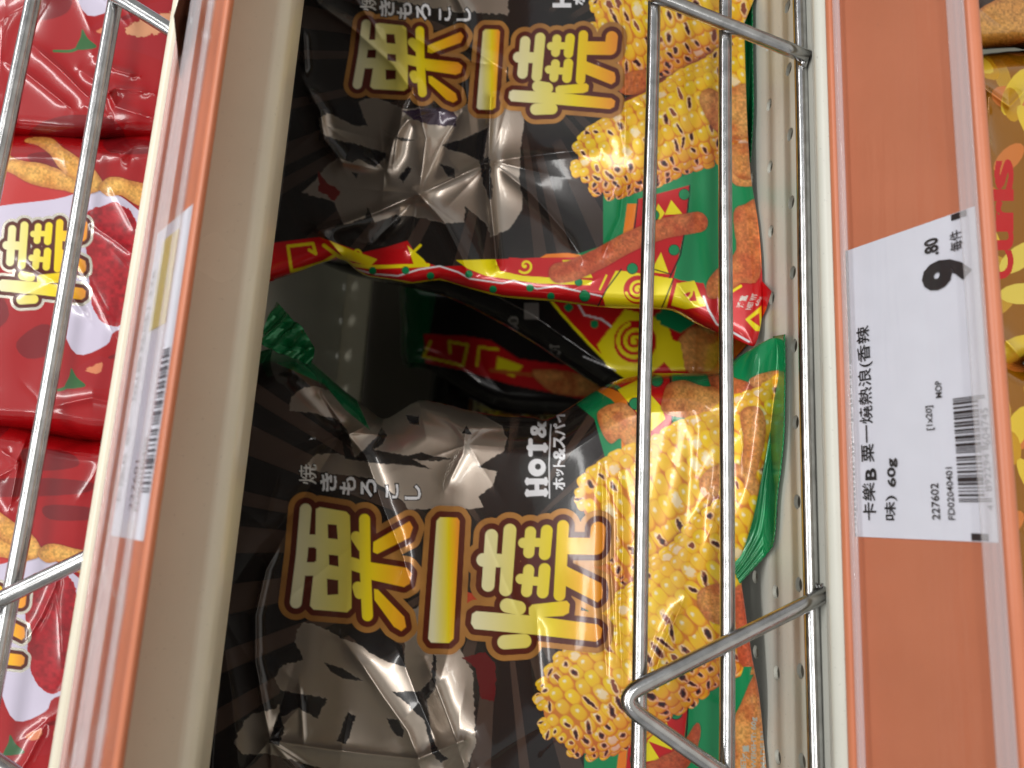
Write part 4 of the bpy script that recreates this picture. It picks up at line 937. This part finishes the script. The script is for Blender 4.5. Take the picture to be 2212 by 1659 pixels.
A0 = at_depth(1500, 1300, .07); rA = empty('snack_bag', (A0[0], .075, .0), 'black corn snack bag nearest the camera, logo fully visible, with green folded corners', 'snack bag', GB)
print('painting A'); film('film', art_A(), outA, YA, dA, 1.7, rA, M_film, 85, .03, (1480, 1630))
GRN2 = (12, 128, 74)
seal('bottom_seal', [(1672,726),(1684,790),(1680,835),(1662,905),(1643,1015),(1626,1120),(1602,1190),(1582,1222)], [(1696,722),(1697,800),(1695,930),(1688,1010),(1680,1075),(1673,1165),(1656,1198),(1598,1262)], lambda t: .0375+.012*t, lambda t: .0350+.0145*t, rA, M_film, GRN2, foil=.12)
def flap(name, P, Yv, tris, parent, mat, col, sub=10, seed=1, th=.0006):
    """crumpled corner flap from a few facets, subdivided with small creases"""
    V = []; Fq = []; cl = []
    pts = [at_depth(p[0], p[1], y) for p, y in zip(P, Yv)]
    for (a, b, c) in tris:
        base = len(V); idx = {}
        for i in range(sub+1):
            for j in range(sub+1-i):
                u, v = i/sub, j/sub; w = 1-u-v; q = pts[a]*w+pts[b]*u+pts[c]*v
                x = P[a][0]*w+P[b][0]*u+P[c][0]*v; y = P[a][1]*w+P[b][1]*u+P[c][1]*v
                q = q-np.array([0, .0022*(float(vnoise(np.array(x), np.array(y), 26, seed))-.5)+.0012*math.sin((x+y)*.16), 0])
                idx[i, j] = len(V); V.append(q); cl.append((*(lin(col)*(.8+.3*float(vnoise(np.array(x), np.array(y), 18, seed+2)))), .4))
        for i in range(sub):
            for j in range(sub-i):
                Fq.append((idx[i, j], idx[i+1, j], idx[i, j+1]))
                if j < sub-i-1: Fq.append((idx[i+1, j], idx[i+1, j+1], idx[i, j+1]))
    V = np.array(V); n = len(V); V2 = V+np.array([0, th, 0]); F2 = [(a+n, c+n, b+n) for a, b, c in Fq]
    return mesh_obj(name, np.vstack([V, V2]), np.array(Fq+F2), mat, parent, True, np.array(cl+cl))
flap('top_corner', [(596,649),(632,690),(652,705),(680,752),(672,790),(640,775),(600,762),(560,742),(566,712),(583,680)], [.094,.09,.09,.094,.098,.092,.09,.094,.094,.096],
     [(0,1,9),(1,8,9),(1,2,8),(2,7,8),(2,3,7),(3,6,7),(3,5,6),(3,4,5)], rA, M_film, (14, 116, 66))
# --- bag B
outB = [(462,700),(520,640),(560,617),(640,590),(700,567),(740,562),(770,584),(794,597),(850,606),(891,613),(950,606),(1008,622),(1087,642),(1200,652),(1300,664),(1400,668),(1451,671),(1501,698),(1554,721),(1590,734),(1618,746),(1632,744),(1644,700),(1646,650),(1646,580),(1640,500),(1630,430),(1622,380),(1616,300),(1612,200),(1608,50),(1605,-250),(462,-250)]
def YB(X, Y): return .052+.050*np.clip((1640-X)/1000, 0, 1.2)-.009*np.exp(-((X-1280)/330)**2-((Y-150)/400)**2)-.006*sst(400, 650, Y)
def dB(X, Y):
    h = micro(X, Y, 33, .0003)
    k1, k2 = (905,420), (1062,348)
    h += star(X, Y, k1, 70, .0020, 6, 14)+star(X, Y, k2, 75, .0018, 6, 6)+star(X, Y, (700,270), 50, .0014, 5, 8)+star(X, Y, (1000,140), 55, .0012, 5, 3)+star(X, Y, (830,368), 45, .0012, 5, 13)
    h += ridge(X, Y, [k1, (820,455), (750,480), (690,498)], 12, .0036, taper=0)+ridge(X, Y, [k1, (980,385), k2], 12, .0034, taper=0)
    h += ridge(X, Y, [(1060,210), (1056,300), (1058,420), (1066,500), (1072,572)], 8, .0036, taper=0)+ridge(X, Y, [k1, (960,480), (1000,560), (1010,590)], 16, .0030, taper=0)
    h += ridge(X, Y, [k1, (850,480), (800,530)], 16, -.0026)+ridge(X, Y, [k2, (1150,420), (1220,500), (1260,560)], 14, .0018)+ridge(X, Y, [k2, (1200,330), (1300,320)], 14, .0018)
    h += ridge(X, Y, [(652,165), (672,205), (692,240), (700,300), (740,350), (835,368)], 15, .0040)+ridge(X, Y, [(835,368), (850,300), (880,260), (950,240)], 13, .0034)
    h += ridge(X, Y, [(640,-60), (690,10), (760,60), (850,140), (900,210), (920,300), (905,420)], 14, .0030)+ridge(X, Y, [(870,60), (950,120), (1060,140)], 12, .0026)
    h += ridge(X, Y, [(655,60), (660,160)], 8, .0024)+ridge(X, Y, [(900,180), (870,230), (850,360)], 12, .0026)+ridge(X, Y, [(1000,240), (960,300), (905,420)], 12, -.0024)
    h += ridge(X, Y, [(740,-40), (790,30), (830,90)], 12, .0022)+ridge(X, Y, [(960,-60), (1000,20), (1010,100), (1090,150)], 14, .0024)+ridge(X, Y, [(690,497), (720,530), (745,562)], 10, .0024)
    h += ridge(X, Y, [(745,515), (800,530), (900,545)], 14, .0016)
    h += ridge(X, Y, [(1340,-100), (1352,120), (1350,330)], 6, .0008)+ridge(X, Y, [(1300,560), (1340,470), (1350,380)], 10, .0012)
    return h
rB = empty('snack_bag', (.14, .08, 0), 'crumpled black corn snack bag with the red and yellow patterned side edge turned to view', 'snack bag', GB)
print('painting B'); film('film', art_B(), outB, YB, dB, 1.7, rB, M_film, 36, .012, (1480, 1620))
seal('bottom_seal', [(1600,-240),(1602,0),(1606,150),(1612,270),(1618,350)], [(1624,-240),(1626,0),(1627,120),(1628,240),(1622,350)], lambda t: .0580+.0*t, lambda t: .0550+.002*t, rB, M_film, GRN2, 16)
# --- bags behind
outC = [(700,560),(950,560),(1300,570),(1640,600),(1640,700),(1600,760),(1560,800),(1540,840),(1470,850),(1330,850),(1240,800),(1120,720),(960,640),(780,600)]
rC = empty('snack_bag', (.1, .14, 0), 'dark snack bag tucked behind the crumpled one, spiral border pattern showing in the gap', 'snack bag', GB)
film('film', art_C(), outC, lambda X, Y: .118+.02*np.clip((1500-X)/600, 0, 1.5), lambda X, Y: micro(X, Y, 71, .0004)+ridge(X, Y, [(1000,600),(1150,680),(1320,800)], 20, .003), 3.2, rC, M_film, 60, .02, thick=.05)
outD = [(868,600),(935,600),(1100,620),(1350,700),(1480,780),(1480,880),(1350,905),(1200,900),(1060,885),(930,800),(872,788),(866,700)]
rD = empty('snack_bag', (.09, .28, 0), 'shadowed snack bag deep in the gap with a red key-pattern stripe and green end', 'snack bag', GB)
film('film', art_D(), outD, lambda X, Y: .265+.0*X, lambda X, Y: micro(X, Y, 81, .0008), 3.2, rD, M_film, 50, .02, zhi=.18, thick=.06)
outE = [(935,800),(1000,790),(1300,800),(1480,860),(1480,1100),(1000,1100),(935,1000)]
rE = empty('snack_bag', (.05, .34, 0), 'barely lit snack bag lowest in the dark gap, pale lettering just showing', 'snack bag', GB)
film('film', art_E(), outE, lambda X, Y: .325+.0*X, lambda X, Y: micro(X, Y, 91, .0008), 3.2, rE, M_film, 50, .02, zhi=.17, thick=.06)

# --- red bags on the upper shelf
GR = 'red snack bags on the upper shelf'
def red_bag(dx, dy, outline, label, seed, cre, loc, yb=.050, ye=0.):
    x0, y0 = np.min(outline, 0)-6; x1, y1 = np.max(outline, 0)+6
    r = empty('snack_bag', loc, label, 'snack bag', GR); cv = art_red(dx, dy, x0, y0, x1, y1, seed)
    def dd(X, Y):
        h = micro(X, Y, seed, .00035)
        for P, w, a in cre: h = h+ridge(X, Y, P, w, a)
        return h+star(X, Y, (200+dx*.5, 230+dy*.6), 60, .0014, 6, seed)
    film('film', cv, outline, lambda X, Y: yb+ye+.012*np.clip((300-X)/500, -.3, 1.5), dd, 1.8, r, M_red, 60, .026, zlo=Z+.0008, zhi=.9, thick=.03); return r
red_bag(24, -732, [(-700,-430),(-700,296),(-280,300),(-60,308),(40,306),(160,316),(270,308),(360,312),(418,290),(432,100),(432,-430)], 'glossy red snack bag nearest the top edge, wrinkled, with a green chilli stem', 41,
        [([(170,150),(230,190),(250,230),(330,255)], 12, .0022), ([(60,90),(130,150),(230,250)], 10, .0018), ([(330,200),(250,190),(180,230)], 9, .0016), ([(0,130),(60,160),(160,240)], 9, .0014), ([(200,120),(250,150),(300,165)], 7, .0016)], (.16, .07, Z), ye=.006)
red_bag(0, 0, [(-700,306),(-280,300),(-60,292),(60,286),(160,290),(230,296),(330,284),(400,300),(412,500),(420,930),(300,956),(200,960),(110,946),(0,936),(-280,926),(-700,920)], 'middle red snack bag, golden puffed sticks beside its gold logo', 42,
        [([(200,330),(260,340),(300,310)], 9, .0016), ([(190,480),(250,520),(300,560)], 9, .0010), ([(40,560),(140,620),(200,700)], 16, .0012), ([(100,880),(200,860),(300,880)], 12, .0018)], (.08, .07, Z))
red_bag(-132, 792, [(-700,870),(-320,880),(-60,900),(40,912),(110,932),(200,946),(300,940),(410,950),(420,1300),(420,1900),(-700,1900)], 'red snack bag lowest in the photo with a large dark red powder print', 43,
        [([(-20,960),(40,1000),(20,1100)], 14, .0020), ([(60,1380),(90,1330),(130,1240)], 7, .0010), ([(60,940),(30,1010),(-20,1040)], 12, .0020), ([(100,1560),(60,1640),(20,1700)], 12, .0014)], (-.02, .07, Z))

# --- packs on the shelf below
def low_bag(cv, outline, label, cat, grp, seed, loc, yb=.012, nm='snack_bag', mat=M_yel):
    r = empty(nm, loc, label, cat, grp)
    film('film', cv, outline, lambda X, Y: yb+.0*X, lambda X, Y: micro(X, Y, seed, .0009)+ridge(X, Y, [(2100,170),(2180,230),(2230,180)], 14, .003)+ridge(X, Y, [(2110,760),(2160,720),(2220,790)], 14, .003), 1.8, r, mat, 50, .02, zlo=-.30, zhi=-.033, thick=.04)
    return r
GY = 'snack bags on the shelf below'
cvY = art_yellow(90, 800, [('C', 600, 54, 56), ('u', 536, 36, 54), ('r', 474, 34, 40), ('l', 428, 56, 14), ('s', 404, 36, 54)])
low_bag(cvY, [(2068,128),(2110,118),(2220,108),(2430,110),(2430,790),(2220,782),(2068,790)], 'yellow snack bag below the price rail with red lettering partly hidden', 'snack bag', GY, 5, (.09, .03, -.2))
cvY2 = art_yellow(770, 1800, None)
low_bag(cvY2, [(2068,800),(2220,790),(2430,800),(2430,1750),(2068,1750)], 'yellow snack bag below the white price tag, foil glints on its upper edge', 'snack bag', GY, 6, (.0, .03, -.2))
cvK = Canvas(2050, -260, 2450, 140, .8); cvK.put((slice(None), slice(None)), np.ones(cvK.X.shape), (58, 40, 34))
puff(cvK, [(2080,60),(2130,10),(2200,-10),(2260,30),(2250,70),(2180,100),(2100,98)], 91, (214,160,84), (196,136,66), red=.05); puff(cvK, [(2120,-80),(2200,-120),(2300,-60),(2260,-30),(2160,-50)], 92)
low_bag(cvK, [(2060,-250),(2060,100),(2110,108),(2190,104),(2430,100),(2430,-250)], 'dark brown crisp bag in the corner beside the yellow bag', 'snack bag', GY, 7, (.18, .03, -.2), mat=M_film)
# shelf far below that the packs stand on
fl = mesh_obj('floor', [(-3,-12,-1.1),(4,-12,-1.1),(4,.43,-1.1),(-3,.43,-1.1)], [(0,1,2,3)], paint_mat('floor_tiles', (214,210,202), .35, .1, 3, .01), None, False); tag(fl, kind='structure')
V, Fc = extrude_x([(-.0, -.262), (.428, -.262), (.428, -.292), (.0, -.292)], -.46, .76); lw = empty('metal_shelf', (0, 0, -.292), 'cream metal shelf under the yellow snack bags, hidden below the frame', 'shelf', 'metal shelves of the rack'); mesh_obj('deck', V, Fc, M_shelf, lw, False)
print('done')
